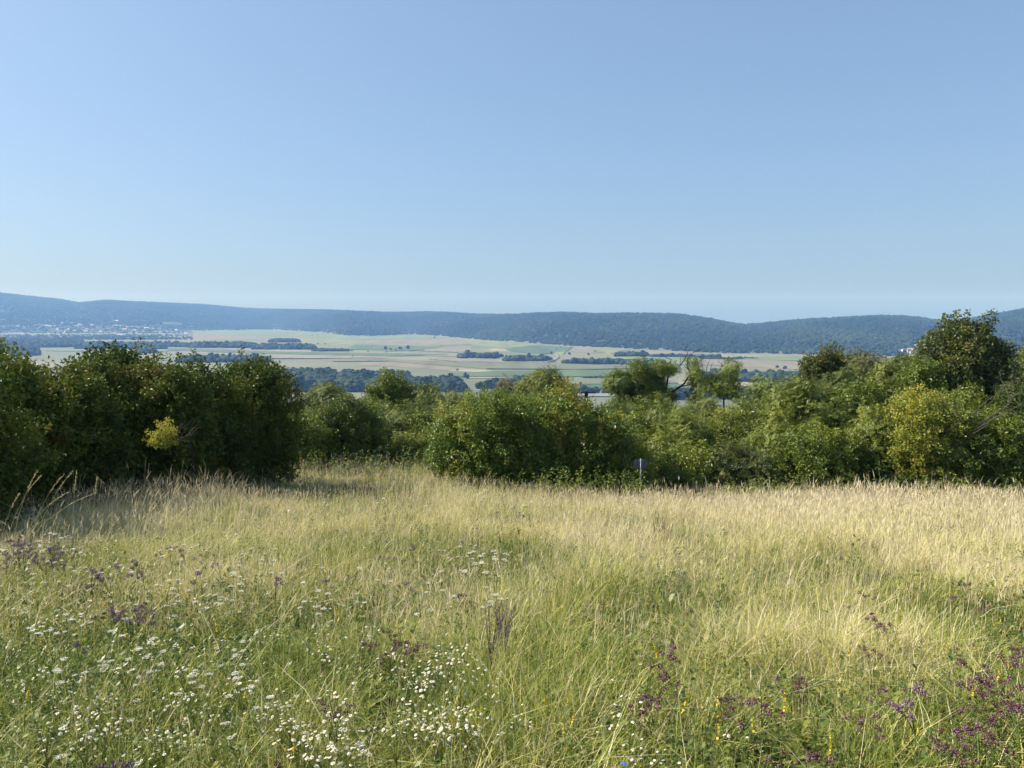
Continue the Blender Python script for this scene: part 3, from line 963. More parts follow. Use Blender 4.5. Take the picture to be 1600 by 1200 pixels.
BUSHES = [
    # left hedge, running away from the camera along the left side
    (-120, 150, 520, 11.5, 'broad', 'dark', 'dark hedge shrub cut by the left edge of the frame', dict(nl=16)),
    (8, 95, 556, 14.0, 'broad', 'dark', 'leftmost dark green shrub with yellowish lit leaves', dict(nl=18, bias=0.24)),
    (-8, 26, 522, 24.0, 'broad', 'autumn', 'reddish tipped young tree peeping over the hedge at the left edge', dict(nl=6, name='young_tree', cat='tree')),
    (105, 85, 556, 15.5, 'broad', 'dark', 'second dark shrub from the left in the shaded hedge', dict(nl=18, bias=0.20)),
    (180, 70, 541, 19.0, 'broad', 'dark', 'tallest shrub of the dark left hedge with pointed top', dict(nl=16)),
    (255, 75, 556, 18.0, 'broad', 'dark', 'dark shrub behind the yellow leaved broken branch', dict(nl=16, bias=0.16)),
    (330, 75, 563, 20.0, 'broad', 'dark', 'dark shrub just right of the yellow leaved broken branch', dict(nl=16, bias=0.10)),
    (403, 60, 566, 21.5, 'broad', 'dark', 'reddish topped shrub at the right end of the dark left hedge', dict(nl=16, bias=0.28)),
    # middle
    (462, 48, 638, 26.0, 'broad', 'mid', 'light green shrub beside the right end of the dark hedge', dict(bias=0.1)),
    (537, 58, 614, 27.5, 'broad', 'mid', 'round shrub with a dark right side behind the grassy mound', dict(bias=-0.08)),
    (512, 45, 597, 36.0, 'locust', 'locust', 'feathery shrub behind the round shrub in the middle left', dict()),
    (606, 46, 577, 38.0, 'broad', 'mid', 'rounded darker tree rising above the thicket left of centre', dict(name='round_tree', cat='tree', bias=-0.05)),
    (575, 40, 640, 30.0, 'locust', 'locust', 'low feathery shrub filling the dip of the thicket', dict()),
    (640, 58, 625, 31.0, 'locust', 'locust', 'feathery bright shrub left of the autumn tinted shrub', dict(bias=0.15)),
    (638, 52, 672, 28.5, 'broad', 'bright', 'low bright shrub behind the grassy mound', dict()),
    (692, 42, 602, 35.0, 'locust', 'locust', 'feathery shrub behind the left end of the autumn tinted shrub', dict()),
    (660, 38, 596, 42.0, 'broad', 'mid', 'small dark tree behind the feathery shrubs', dict(name='round_tree', cat='tree', bias=-0.1)),
    # big shrub in the middle
    (762, 84, 606, 24.0, 'broad', 'autumn', 'large yellow green shrub in the centre with bright leaves near the grass', dict(nl=20, bias=0.16, dens=28)),
    (868, 76, 600, 24.6, 'broad', 'autumn', 'dark shaded shrub in the centre with orange tinted top', dict(nl=20, bias=0.14, dens=28)),
    (938, 50, 640, 24.0, 'broad', 'autumn', 'orange tinted right end of the central shrubs above the sign', dict(nl=14, bias=0.22, dens=28)),
    (792, 30, 590, 46.0, 'locust', 'grey', 'greyish brown feathery tree top behind the central shrub', dict(name='slender_tree', cat='tree')),
    (835, 30, 580, 44.0, 'locust', 'locust', 'feathery tree top behind the central shrub, left one of two', dict(name='slender_tree', cat='tree')),
    (868, 36, 577, 42.0, 'locust', 'locust', 'feathery tree top behind the central shrub, right one of two', dict(name='slender_tree', cat='tree')),
    # right thicket
    (992, 26, 684, 24.3, 'broad', 'yellow', 'small yellowish shrub right behind the metal sign', dict(nl=8, bias=-0.15)),
    (965, 38, 625, 34.0, 'locust', 'locust', 'feathery shrub below the old half bare tree', dict(bias=0.1)),
    (1055, 62, 638, 28.0, 'locust', 'bright', 'bright silvery green shrub in front of the old half bare tree', dict(nl=16, bias=0.0)),
    (1140, 62, 630, 30.0, 'broad', 'bright', 'bright green shrub below the two bare topped trees', dict(nl=16, bias=0.16)),
    (1075, 55, 690, 25.0, 'broad', 'mid', 'low mid green shrub right of the metal sign', dict(nl=14, bias=0.1)),
    (1158, 42, 692, 24.6, 'locust', 'brown', 'low reddish brown shrub in the right thicket', dict(nl=12, bias=0.15)),
    (1215, 50, 620, 31.0, 'broad', 'mid', 'mid green shrub between the bare topped trees and the tall right thicket', dict(nl=12, bias=0.1)),
    (1262, 66, 592, 27.0, 'locust', 'bright', 'bright feathery shrub in front of the greyish leaved tree', dict(nl=16)),
    (1296, 28, 539, 33.5, 'big', 'brown', 'taller of the two dark tree tops rising left of the feathery trees', dict(name='slim_tree', cat='tree', bias=0.2)),
    (1268, 27, 555, 33.0, 'big', 'brown', 'lower of the two dark tree tops rising left of the feathery trees', dict(name='slim_tree', cat='tree', bias=0.15)),
    (1322, 40, 566, 34.5, 'locust', 'locust', 'feathery tree top filling the gap beside the two dark tree tops', dict(name='feathery_tree', cat='tree')),
    (58, 60, 561, 16.0, 'broad', 'dark', 'shrub between the first and second dark shrubs of the left hedge', dict(bias=0.2)),
    (146, 56, 553, 17.6, 'broad', 'dark', 'shrub just left of the tallest shrub of the dark hedge', dict(bias=0.15)),
    (220, 56, 555, 19.2, 'broad', 'dark', 'shrub just right of the tallest shrub of the dark hedge', dict(bias=0.15)),
    (296, 54, 560, 19.8, 'broad', 'dark', 'shrub above the bare twigs of the broken branch', dict(bias=0.12)),
    (368, 52, 563, 21.4, 'broad', 'dark', 'shrub left of the reddish topped end of the dark hedge', dict(bias=0.2)),
    (680, 55, 640, 30.0, 'broad', 'mid', 'green shrub touching the left end of the central shrub', dict()),
    (1352, 58, 547, 36.0, 'locust', 'grey', 'greyish leaved feathery tree beyond the right thicket', dict(name='feathery_tree', cat='tree', nl=16)),
    (1405, 48, 551, 31.0, 'locust', 'locust', 'feathery green tree beside the tall dark tree on the right', dict(name='feathery_tree', cat='tree', nl=14, bias=0.1)),
    (1436, 40, 562, 28.5, 'broad', 'mid', 'green shrub top between the feathery tree and the tall dark tree', dict(nl=12)),
    (1342, 62, 590, 27.0, 'broad', 'mid', 'shrub with broad leaves in the middle of the right thicket', dict(nl=16)),
    (1280, 70, 668, 24.6, 'broad', 'mid', 'low shrub with a dark hollow at its foot', dict(nl=16, bias=-0.05)),
    (1380, 44, 632, 24.8, 'locust', 'bright', 'lime green feathery shrub left of the yellow shrub', dict(nl=12, bias=0.2)),
    (1455, 70, 612, 24.2, 'broad', 'yellow', 'yellow and ochre shrub at the right', dict(nl=18, bias=0.0)),
    (1515, 74, 492, 29.0, 'big', 'brown', 'tall dark tree with brownish leaves standing above the right thicket', dict(name='tall_tree', cat='tree', nl=22, lift=0.05, dens=24, thick=0.07)),
    (1610, 42, 522, 33.0, 'broad', 'mid', 'green tree behind the tall dark tree at the right edge', dict(name='edge_tree', cat='tree', nl=12)),
    (1560, 66, 640, 24.0, 'broad', 'mid', 'green shrub below the bare grey twigs at the right edge', dict(nl=16, bias=-0.02)),
    (1610, 60, 590, 26.5, 'broad', 'dark', 'dark green shrub cut by the right edge of the frame', dict(nl=14)),
    (1480, 48, 690, 23.6, 'broad', 'mid', 'low dark green shrub under the yellow shrub', dict(nl=12, bias=-0.1)),
    (1400, 50, 700, 24.0, 'broad', 'dark', 'low shaded shrub left of the yellow shrub', dict(nl=12)),
    (985, 48, 642, 29.0, 'broad', 'mid', 'mid green shrub behind the metal sign', dict()),
    (1022, 62, 619, 35.0, 'broad', 'mid', 'mid green shrub hiding the foot of the old crooked tree', dict(bias=0.05)),
    (1098, 60, 619, 33.0, 'locust', 'locust', 'feathery shrub between the two bare topped trees', dict(bias=0.1)),
    (1180, 56, 624, 32.0, 'locust', 'locust', 'feathery shrub below the low leaning tree', dict()),
    (1232, 46, 602, 34.0, 'broad', 'mid', 'shrub top left of the slim dark tree', dict(bias=0.05)),
    (1310, 50, 582, 32.5, 'locust', 'locust', 'feathery shrub below the slim dark tree', dict(bias=0.05)),
    (440, 52, 632, 29.0, 'broad', 'dark', 'dark shrub filling the gap behind the end of the dark hedge', dict()),
    (588, 46, 618, 34.0, 'broad', 'mid', 'shrub below the rounded darker tree', dict()),
    (722, 46, 612, 33.0, 'locust', 'locust', 'feathery shrub behind the left half of the central shrub', dict()),
    (815, 60, 640, 23.9, 'broad', 'autumn', 'middle part of the large central shrub', dict(bias=0.0, dens=28)),
    (1215, 55, 668, 25.5, 'locust', 'bright', 'low bright shrub beside the reddish brown one', dict()),
    (1500, 60, 600, 27.0, 'broad', 'mid', 'mid green shrub between the yellow shrub and the tall dark tree', dict(bias=-0.05)),
    (1740, 110, 560, 25.0, 'broad', 'mid', 'mid green shrub just past the right edge of the frame', dict(nl=14)),
]
for k, (px, hw, yt, d, kind, col, lab, kw) in enumerate(BUSHES):
    bush(px, hw, yt, d, kind, col, lab, 300 + 13 * k, **kw)

# ------------------------------------------------------------------ the old half bare trees
M_oldbark = noise_mat('old_bark', [(0.3, (0.02, 0.016, 0.012)), (0.7, (0.06, 0.05, 0.04))], 9.0, 0.9, 6.0, 0.5)


def limb_tree(name, base_px, d, limbs, leaves, twigs, label, col='mid', seed=1, dens=26):
    r = np.random.default_rng(seed)
    x = (base_px - 800) / F * (d * CT + 8 * ST)
    z0 = float(ground_z(x, d))
    b = np.array([x, d, z0])
    t = thing(name, b, label, 'tree', 'old half bare trees above the thicket')
    mb = MB()
    k0 = d / F
    off = 0.0
    for pl, (t0, t1) in limbs:
        off_y = r.uniform(-0.6, 0.6)
        pts = []
        for q, (px, py) in enumerate(pl):
            p = at(px, py, d) - b
            p[1] += off_y * q / max(1, len(pl) - 1)
            pts.append(p)
        if pl[0][1] > 628:
            pts.insert(0, np.array([0, 0, -0.3]))
        rad = np.linspace(t0 * 0.62, t1 * 0.6, len(pts)) * k0
        mb.tube(pts, rad, 7)
    link('trunk', mb.mesh('trunk', [M_oldbark], True), t)
    for px, py, dx, dz, L, th in twigs:
        tw = MB()
        bare_branch(tw, at(px, py, d) - b, np.array([dx, r.normal(0, 0.3), dz]), L * k0, th * k0, r, 2)
        link('twig', tw.mesh('twig', [M_oldbark]), t)
    lob = []
    for px, py, rx, ry in leaves:
        c = at(px, py, d) - b
        for _ in range(4):
            q = r.uniform(0.35, 0.62)
            lob.append((c[0] + r.uniform(-0.6, 0.6) * rx * k0, c[1] + r.uniform(-1.0, 1.0), c[2] + r.uniform(-0.55, 0.55) * ry * k0, rx * q * k0, rx * q * k0, ry * q * k0))
    crown(t, lob, 'locust', col, dens, 1.05, seed, -0.08, up=0.2)
    return t


limb_tree('old_tree', 1030, 44.0,
          [([(1032, 640), (1036, 618), (1042, 600), (1044, 582), (1040, 568)], (4.2, 1.2)),
           ([(1034, 628), (1052, 612), (1070, 600), (1079, 586), (1084, 572)], (3.6, 1.0)),
           ([(1032, 630), (1024, 610), (1012, 594), (1000, 580)], (2.4, 0.8)),
           ([(1079, 588), (1074, 572), (1076, 560), (1086, 550)], (1.6, 0.7)),
           ([(1062, 572), (1070, 561), (1074, 552), (1071, 546)], (1.4, 0.5)),
           ([(1046, 570), (1050, 562), (1042, 559), (1036, 553)], (1.4, 0.5)),
           ([(1060, 605), (1084, 600), (1096, 612), (1100, 622)], (1.6, 0.7))],
          [(975, 610, 22, 20), (992, 592, 24, 16), (998, 575, 15, 11), (1020, 590, 20, 14), (1032, 575, 14, 10), (1052, 580, 14, 8), (1010, 615, 26, 16), (980, 630, 24, 14), (1085, 582, 12, 9), (1094, 596, 13, 9), (1030, 600, 16, 10), (1085, 618, 12, 8), (968, 600, 20, 16), (1000, 606, 24, 18), (1022, 606, 20, 13), (1044, 616, 18, 10), (1010, 582, 18, 10), (1020, 632, 26, 10), (1082, 566, 8, 4), (965, 585, 9, 7)],
          [(1086, 550, 0.6, 0.7, 12, 0.55), (1071, 546, -0.3, 0.9, 12, 0.5), (1036, 553, -0.8, 0.5, 12, 0.5), (1084, 572, 0.7, 0.6, 20, 0.9), (1078, 586, 0.2, 0.9, 26, 0.9), (1044, 582, 0.3, 0.9, 22, 0.9), (1080, 556, 0.9, 0.2, 14, 0.5), (1062, 572, -0.3, 1, 14, 0.5), (1010, 580, -0.4, 0.8, 14, 0.5)],
          'old tree with dark crooked limbs and bare top branches above the thicket', seed=61)
limb_tree('old_tree', 1131, 43.0,
          [([(1131, 636), (1131, 610), (1131, 585), (1129, 570)], (2.6, 1.4)),
           ([(1131, 600), (1136, 596), (1142, 584), (1148, 572)], (1.3, 0.5)),
           ([(1131, 606), (1118, 600), (1108, 590), (1104, 580)], (1.3, 0.5))],
          [(1146, 574, 10, 8), (1142, 584, 9, 7), (1117, 592, 11, 9), (1112, 605, 13, 8), (1130, 614, 14, 7), (1150, 598, 8, 6), (1098, 606, 12, 10), (1145, 616, 14, 8), (1122, 602, 14, 9), (1138, 600, 12, 8), (1136, 590, 9, 7)],
          [(1129, 570, -0.5, 0.8, 10, 0.6), (1104, 580, -0.2, 1, 18, 0.6), (1098, 585, -0.1, 1, 20, 0.6), (1110, 580, 0.1, 1, 14, 0.5), (1135, 602, 1, -0.02, 26, 0.6)],
          'slim tree with a bare black trunk top right of the old crooked tree', seed=62)
limb_tree('old_tree', 1182, 40.0,
          [([(1180, 642), (1188, 625), (1200, 612), (1212, 600)], (2.0, 0.6)), ([(1182, 640), (1186, 620), (1187, 606), (1186, 598)], (1.6, 0.5))],
          [(1170, 618, 16, 11), (1200, 602, 14, 8), (1186, 612, 12, 8), (1178, 630, 18, 8), (1206, 616, 10, 7)],
          [(1212, 600, 0.8, 0.3, 12, 0.5), (1186, 598, 0.1, 1, 10, 0.5), (1200, 612, 1, 0.2, 16, 0.5)],
          'low leaning tree with thin crown right of the slim bare topped tree', seed=63)

# bare grey twigs at the right edge
M_twig = noise_mat('dry_twig', [(0.3, (0.07, 0.06, 0.05)), (0.7, (0.17, 0.15, 0.125))], 20.0, 0.85, 4.0)
r = np.random.default_rng(77)
x = (1530 - 800) / F * 23.6
b = np.array([x, 22.4, float(ground_z(x, 22.4))])
t = thing('dead_shrub', b, 'dead shrub of bare grey twigs before the tall dark tree', 'dead shrub')
for k in range(9):
    mb = MB()
    p = at(1510 + r.uniform(-10, 70), 640 + r.uniform(-25, 25), 22.4) - b
    mb.tube([np.array([r.normal(0, 0.1), 2.4, -0.2]), np.array([p[0] * 0.7, 2.0, p[2] * 0.6]), p], [0.014, 0.011, 0.008], 6)
    bare_branch(mb, p, np.array([r.uniform(-0.9, 1.0), r.uniform(-0.5, 0.2), r.uniform(0.5, 1.1)]), r.uniform(0.8, 1.3), 0.008, r, 2)
    link('branch', mb.mesh('branch', [M_twig]), t)

# broken branch with yellow leaves in the left hedge
d = 14.2
gx = at(300, 700, 17.2)[0]
b = np.array([gx, 17.2, float(ground_z(gx, 17.2))])
t = thing('broken_branch', b, 'broken branch with a bunch of bright yellow leaves before the dark hedge', 'branch')
mb = MB()
pl = [at(300, 700, 16.6) - b, at(292, 690, 15.4) - b, at(276, 688, d) - b, at(256, 684, d - 0.1) - b]
mb.tube([np.array([0.0, 0.0, -0.2])] + pl, [0.022, 0.018, 0.014, 0.010, 0.005], 5)
link('branch', mb.mesh('branch', [M_bark]), t)
r = np.random.default_rng(5)
for q in ((288, 646), (300, 655), (313, 658), (314, 666), (279, 660), (306, 672)):
    e = at(*q, d - 0.2) - b
    s0 = pl[2] + r.normal(0, 0.02, 3)
    mb = MB()
    m_ = (s0 + e) / 2 + np.array([0, 0, -0.04])
    mb.tube([s0, m_, e], [0.007, 0.005, 0.002], 5)
    for _ in range(3):
        mb.tube([m_, m_ + (e - m_) * 0.6 + r.normal(0, 0.06, 3)], [0.004, 0.0015], 4)
    link('twig', mb.mesh('twig', [M_twig]), t)
k0 = d / F
lob = []
for qx, qy, rx, ry in ((243, 690, 8, 5), (252, 676, 6, 7), (262, 668, 6, 6), (240, 682, 4, 4), (266, 686, 7, 5), (256, 694, 9, 4), (268, 675, 4, 4)):
    c = at(qx, qy, d - 0.1 + r.uniform(-0.1, 0.1)) - b
    lob.append((*c, rx * k0, rx * k0, ry * k0))
crown(t, lob, 'broad', 'yellow', 150, 0.45, 8, 0.45)

# ------------------------------------------------------------------ sign and wooden post
M_metal = noise_mat('galvanised_metal', [(0.3, (0.13, 0.15, 0.18)), (0.7, (0.20, 0.22, 0.26))], 12.0, 0.45, 4.0, 0.0, 0.5)
M_panel = noise_mat('sign_back', [(0.3, (0.06, 0.075, 0.10)), (0.7, (0.09, 0.11, 0.13))], 6.0, 0.6, 4.0, 0.0, 0.4)
d = 22.6
p = at(1001, 745, d)
z0 = float(ground_z(p[0], d))
ztop_ = at(1001, 716.5, d)[2] - z0
t = thing('sign', (p[0], d, z0), 'small grey sign seen from behind on a pale metal post at the meadow edge', 'sign')
mb = MB()
mb.tube([(0.0, 0, -0.3), (0, 0, ztop_)], [0.022, 0.022], 10)
link('post', mb.mesh('post', [M_metal], True), t)
mb = MB()
w2, h2, c2 = 0.20, 0.135, 0.05
pr = [(-w2 + c2, -h2), (w2 - c2, -h2), (w2, -h2 + c2), (w2, h2 - c2), (w2 - c2, h2), (-w2 + c2, h2), (-w2, h2 - c2), (-w2, -h2 + c2)]
fr = [(a, 0.030, bq + ztop_ - 0.17) for a, bq in pr]
bk = [(a, 0.045, bq + ztop_ - 0.17) for a, bq in pr]
mb.poly(fr)
mb.poly(bk[::-1])
for q in range(8):
    mb.poly([fr[(q + 1) % 8], fr[q], bk[q], bk[(q + 1) % 8]])
link('panel', mb.mesh('panel', [M_panel]), t)
for dz in (-0.08, -0.26):
    mb = MB()
    mb.box(0, 0.012, ztop_ + dz, 0.12, 0.034, 0.025)
    link('bracket', mb.mesh('bracket', [M_metal]), t)

M_post = noise_mat('weathered_wood', [(0.3, (0.02, 0.017, 0.014)), (0.7, (0.05, 0.043, 0.036))], 12.0, 0.9, 6.0, 0.4)
d = 34.0
p = at(916, 620, d)
z0 = float(ground_z(p[0], d))
zt = at(916, 611, d)[2] - z0
t = thing('wooden_post', (p[0], d, z0), 'dark wooden post with a crossbar sticking up behind the central shrub', 'post')
mb = MB()
mb.box(0, 0, (zt - 0.3) / 2, 0.15, 0.15, zt + 0.3)
link('post', mb.mesh('post', [M_post]), t)
mb = MB()
mb.box(0.05, -0.10, zt - 0.07, 0.72, 0.045, 0.05)
link('crossbar', mb.mesh('crossbar', [M_post]), t)

# ------------------------------------------------------------------ meadow grass
M_grass = leaf_mat('grass_blade', [(0.0, (0.055, 0.11, 0.014)), (0.28, (0.15, 0.22, 0.032)), (0.52, (0.35, 0.375, 0.065)), (0.78, (0.62, 0.55, 0.21)), (1.0, (0.80, 0.70, 0.45))], 0.30, 0.5, 0.18, 0.0)
M_stalk = leaf_mat('grass_stalk', [(0.0, (0.36, 0.37, 0.10)), (0.5, (0.62, 0.56, 0.27)), (1.0, (0.84, 0.74, 0.48))], 0.30, 0.55, 0.3, 0.0)
M_head = leaf_mat('seed_head', [(0.0, (0.30, 0.25, 0.12)), (0.5, (0.52, 0.42, 0.24)), (1.0, (0.72, 0.62, 0.44))], 0.35, 0.8, 0.1, 0.0)
M_forb = leaf_mat('forb_leaf', [(0.0, (0.07, 0.115, 0.016)), (0.5, (0.14, 0.19, 0.026)), (1.0, (0.30, 0.29, 0.06))], 0.38, 0.45, 0.45, 0.0)

# how dry the grass is over the meadow, sampled at rows and columns of the view
DRY_X = np.array([0, 270, 530, 800, 1070, 1330, 1600])
DRY_Y = np.array([730, 780, 840, 900, 980, 1060, 1200])
DRY = np.array([[.55, .58, .68, .70, .80, .82, .80],
                [.62, .60, .58, .66, .82, .86, .82],
                [.66, .68, .64, .62, .74, .84, .76],
                [.58, .64, .70, .64, .66, .78, .72],
                [.44, .46, .54, .60, .68, .72, .58],
                [.32, .36, .40, .46, .54, .46, .38],
                [.24, .28, .30, .28, .28, .26, .22]])


def dryness(px, py):
    fx_ = np.clip(np.interp(px, DRY_X, np.arange(7)), 0, 5.999)
    fy_ = np.clip(np.interp(py, DRY_Y, np.arange(7)), 0, 5.999)
    a, b = fx_.astype(int), fy_.astype(int)
    u, v = fx_ - a, fy_ - b
    return (DRY[b, a] * (1 - u) + DRY[b, a + 1] * u) * (1 - v) + (DRY[b + 1, a] * (1 - u) + DRY[b + 1, a + 1] * u) * v


class Soup:
    """Many small faces of equal make, gathered as arrays and built as one mesh."""

    def __init__(self):
        self.V, self.T, self.Fq, self.Ft, self.n = [], [], [], [], 0

    def add(self, V, tone, quads, tris, mat):
        """V: (n, k, 3) points of n alike pieces; quads, tris: index lists within a piece."""
        n, k = V.shape[:2]
        base = self.n + np.arange(n)[:, None, None] * k
        self.V.append(V.reshape(-1, 3))
        self.T.append(np.repeat(tone, k))
        if quads:
            q = (base + np.array(quads)[None]).reshape(-1, 4)
            self.Fq.append((q, np.full(len(q), mat)))
        if tris:
            q = (base + np.array(tris)[None]).reshape(-1, 3)
            self.Ft.append((q, np.full(len(q), mat)))
        self.n += n * k

    def mesh(self, name, mats):
        me = bpy.data.meshes.new(name)
        V = np.concatenate(self.V).astype(np.float32)
        me.vertices.add(len(V))
        me.vertices.foreach_set('co', V.ravel())
        q = np.concatenate([a for a, _ in self.Fq]) if self.Fq else np.zeros((0, 4), int)
        t = np.concatenate([a for a, _ in self.Ft]) if self.Ft else np.zeros((0, 3), int)
        mi_ = np.concatenate([b for _, b in self.Fq] + [b for _, b in self.Ft])
        me.loops.add(q.size + t.size)
        me.loops.foreach_set('vertex_index', np.concatenate([q.ravel(), t.ravel()]).astype(np.int32))
        me.polygons.add(len(q) + len(t))
        me.polygons.foreach_set('loop_start', np.concatenate([np.arange(len(q)) * 4, q.size + np.arange(len(t)) * 3]).astype(np.int32))
        me.polygons.foreach_set('material_index', mi_.astype(np.int32))
        for m in mats:
            me.materials.append(m)
        a = me.attributes.new('tone', 'FLOAT', 'POINT')
        a.data.foreach_set('value', np.concatenate(self.T).astype(np.float32))
        me.update(calc_edges=True)
        return me


def bend(P, o_, h, lean, s):
    return P + o_ * (lean * h * s ** 2)[:, None] + np.array([0, 0, 1.0]) * (h * (s - 0.28 * np.minimum(lean, 1.6) * s ** 3))[:, None]


def grow_blades(sp, P, h, w, lean, a, tone, segs, mat, taper=0.75):
    o_ = np.stack([np.cos(a), np.sin(a), 0 * a], 1)
    tw = a + math.pi / 2 + rng.normal(0, 0.7, len(a))
    sd = np.stack([np.cos(tw), np.sin(tw), 0 * a], 1)
    cols = []
    for k in range(segs):
        s = k / segs
        c = bend(P, o_, h, lean, s)
        ww = (w * (1 - taper * s) / 2)[:, None]
        cols += [c - sd * ww, c + sd * ww]
    cols.append(bend(P, o_, h, lean, 1.0))
    V = np.stack(cols, 1)
    sp.add(V, tone, [(2 * i, 2 * i + 1, 2 * i + 3, 2 * i + 2) for i in range(segs - 1)], [(2 * segs - 2, 2 * segs - 1, 2 * segs)], mat)


def grow_heads(sp, P, h, lean, a, tone, head, hw, spikelets, mat):
    """Seed heads on the upper end of bent stalks."""
    o_ = np.stack([np.cos(a), np.sin(a), 0 * a], 1)
    s0 = 1 - head / h
    A = bend(P, o_, h, lean, s0)
    B = bend(P, o_, h, lean, np.full(len(a), 1.04))
    M_ = A * 0.62 + B * 0.38
    ph = rng.uniform(0, 3.14, len(a))
    sd = np.stack([np.cos(ph), np.sin(ph), 0 * ph], 1)
    sp.add(np.stack([A, M_ - sd * hw[:, None] / 2, B, M_ + sd * hw[:, None] / 2], 1), tone, [(0, 1, 2, 3)], [], mat)
    for _ in range(spikelets):
        u = rng.uniform(0, 0.9, len(a))[:, None]
        C0 = A * (1 - u) + B * u
        e = rng.normal(0, 1, (len(a), 3)) * [1, 1, 0.3] + [0, 0, 0.9]
        e = e / np.linalg.norm(e, axis=1, keepdims=True) * (head * rng.uniform(0.25, 0.5, len(a)))[:, None]
        sp.add(np.stack([C0, C0 + e * 0.55 + sd * hw[:, None] * 0.28, C0 + e], 1), np.clip(tone + rng.normal(0, 0.15, len(a)), 0, 1), [], [(0, 1, 2)], mat)


def tufts(d0, d1, per_m2, half=0.73):
    n = int(half * (d1 ** 2 - d0 ** 2) * per_m2)
    y = np.sqrt(rng.uniform(d0 ** 2, d1 ** 2, n))
    x = rng.uniform(-half, half, n) * y + rng.normal(0, 0.5, n)
    return x, y


#         d0    d1   tufts blades segs width  stalk/m2  forb/m2
ZONES = [(1.4, 5.0, 200, 20, 3, 0.0052, 150, 170),
         (5.0, 9.5, 115, 18, 2, 0.0066, 210, 80),
         (9.5, 16.5, 58, 20, 2, 0.0075, 150, 9),
         (16.5, 33.0, 19, 16, 2, 0.0120, 70, 2)]
for zi, (d0, d1, per, nb, segs, wid, nst, nfb) in enumerate(ZONES):
    sp = Soup()
    # leafy tufts
    x, y = tufts(d0, d1, per)
    hole = fbm(x * 1.6, y * 1.6, 61, 2)
    k = rng.uniform(0, 1, len(x)) < np.clip((hole - 0.37) * 7.0, 0.10, 1)
    x, y = x[k], y[k]
    px, py = project(x, y, ground_z(x, y) + 0.25)
    patch = fbm(x * 0.8, y * 0.8, 5, 3)
    big = fbm(x * 0.28, y * 0.28, 15, 2)
    dry = np.clip(dryness(px, py) + (patch - 0.5) * 1.15 + (big - 0.5) * 0.5 + rng.normal(0, 0.10, len(x)), 0, 1)
    tall = (0.36 + 1.25 * fbm(x * 1.0, y * 1.0, 12, 3)) * rng.uniform(0.75, 1.25, len(x))
    R_ = lambda v: np.repeat(v, nb)
    n = len(x) * nb
    bx_, by_ = R_(x) + rng.normal(0, 0.055, n), R_(y) + rng.normal(0, 0.055, n)
    P = np.stack([bx_, by_, ground_z(bx_, by_) - 0.01], 1)
    ta = rng.uniform(0, 6.28, len(x))
    h = R_(tall) * rng.uniform(0.13, 0.40, n) * (0.9 + 0.25 * R_(dry))
    lean = np.abs(rng.normal(0.4, 0.55, n)) + 0.05
    grow_blades(sp, P, h, wid * rng.uniform(0.6, 1.35, n), lean, R_(ta) + rng.normal(0, 2.2, n), np.clip(R_(dry) * 0.86 + rng.normal(0.02, 0.20, n), 0, 1), segs, 0)
    # flowering stalks with seed heads, denser where the meadow is dry
    x, y = tufts(d0, d1, nst * 2.0)
    px, py = project(x, y, ground_z(x, y) + 0.4)
    patch = fbm(x * 0.8, y * 0.8, 5, 3)
    dry = np.clip(dryness(px, py) + (patch - 0.5) * 0.9, 0, 1)
    plume = np.clip((px - 900) / 350, 0.0, 1) * np.clip((y - 9) / 8, 0, 1)
    k = rng.uniform(0, 1, len(x)) < np.clip(dry * 0.75 + plume * 0.3 - 0.02, 0.08, 1)
    x, y, px, dry, plume = x[k], y[k], px[k], dry[k], plume[k]
    n = len(x)
    P = np.stack([x, y, ground_z(x, y) - 0.01], 1)
    tall = 0.7 + 0.65 * fbm(x * 0.7, y * 0.7, 12, 2)
    h = tall * rng.uniform(0.26, 0.56, n) * (0.72, 0.85, 1.0, 1.0)[zi] * (1 + 0.25 * plume) * np.where(rng.uniform(0, 1, n) < 0.07, 1.35, 1.0)
    left = np.clip((500 - px) / 500, 0, 1)
    h *= 1 + 0.45 * np.clip((430 - px) / 100, 0, 1) * np.clip((y - 9) / 3, 0, 1)          # taller dry grass along the dark hedge
    a = np.where(rng.uniform(0, 1, n) < 0.05 + 0.35 * left, rng.normal(0.1, 0.7, n), rng.uniform(0, 6.28, n))
    lean = np.abs(rng.normal(0.12, 0.22, n)) + 0.02 + 0.35 * left * rng.uniform(0, 1, n)
    tone = np.clip(dry * 0.7 + rng.normal(0.2, 0.18, n), 0, 1)
    grow_blades(sp, P, h, wid * (0.42 if zi < 2 else 0.55) * rng.uniform(0.7, 1.3, n), lean, a, tone, 3 if zi < 2 else 2, 1, 0.5)
    head = h * rng.uniform(0.12, 0.24, n)
    grow_heads(sp, P, h, lean, a, tone, head, wid * (1.05 + 0.8 * plume) * rng.uniform(0.6, 1.3, n), 3 if zi < 2 else 1, 2)
    # long flattened straws that cross the rest
    x, y = tufts(d0, d1, [7, 5, 2.5, 0.6][zi])
    n = len(x)
    P = np.stack([x, y, ground_z(x, y) + 0.02], 1)
    grow_blades(sp, P, rng.uniform(0.3, 0.65, n), np.full(n, wid * 0.5), rng.uniform(0.4, 1.7, n), rng.uniform(-1.2, 1.2, n) + np.where(rng.uniform(0, 1, n) < 0.6, 0, math.pi), rng.uniform(0.4, 1, n), 4, 1, 0.6)
    # leafy herbs
    x, y = tufts(d0, d1, nfb * 2.2)
    px, py = project(x, y, ground_z(x, y) + 0.2)
    k = rng.uniform(0, 1, len(x)) < np.clip(1.25 - 1.5 * dryness(px, py) + 0.8 * (fbm(x * 1.1, y * 1.1, 33, 2) - 0.5), 0.03, 1)
    x, y = x[k], y[k]
    nl_ = 22
    n = len(x) * nl_
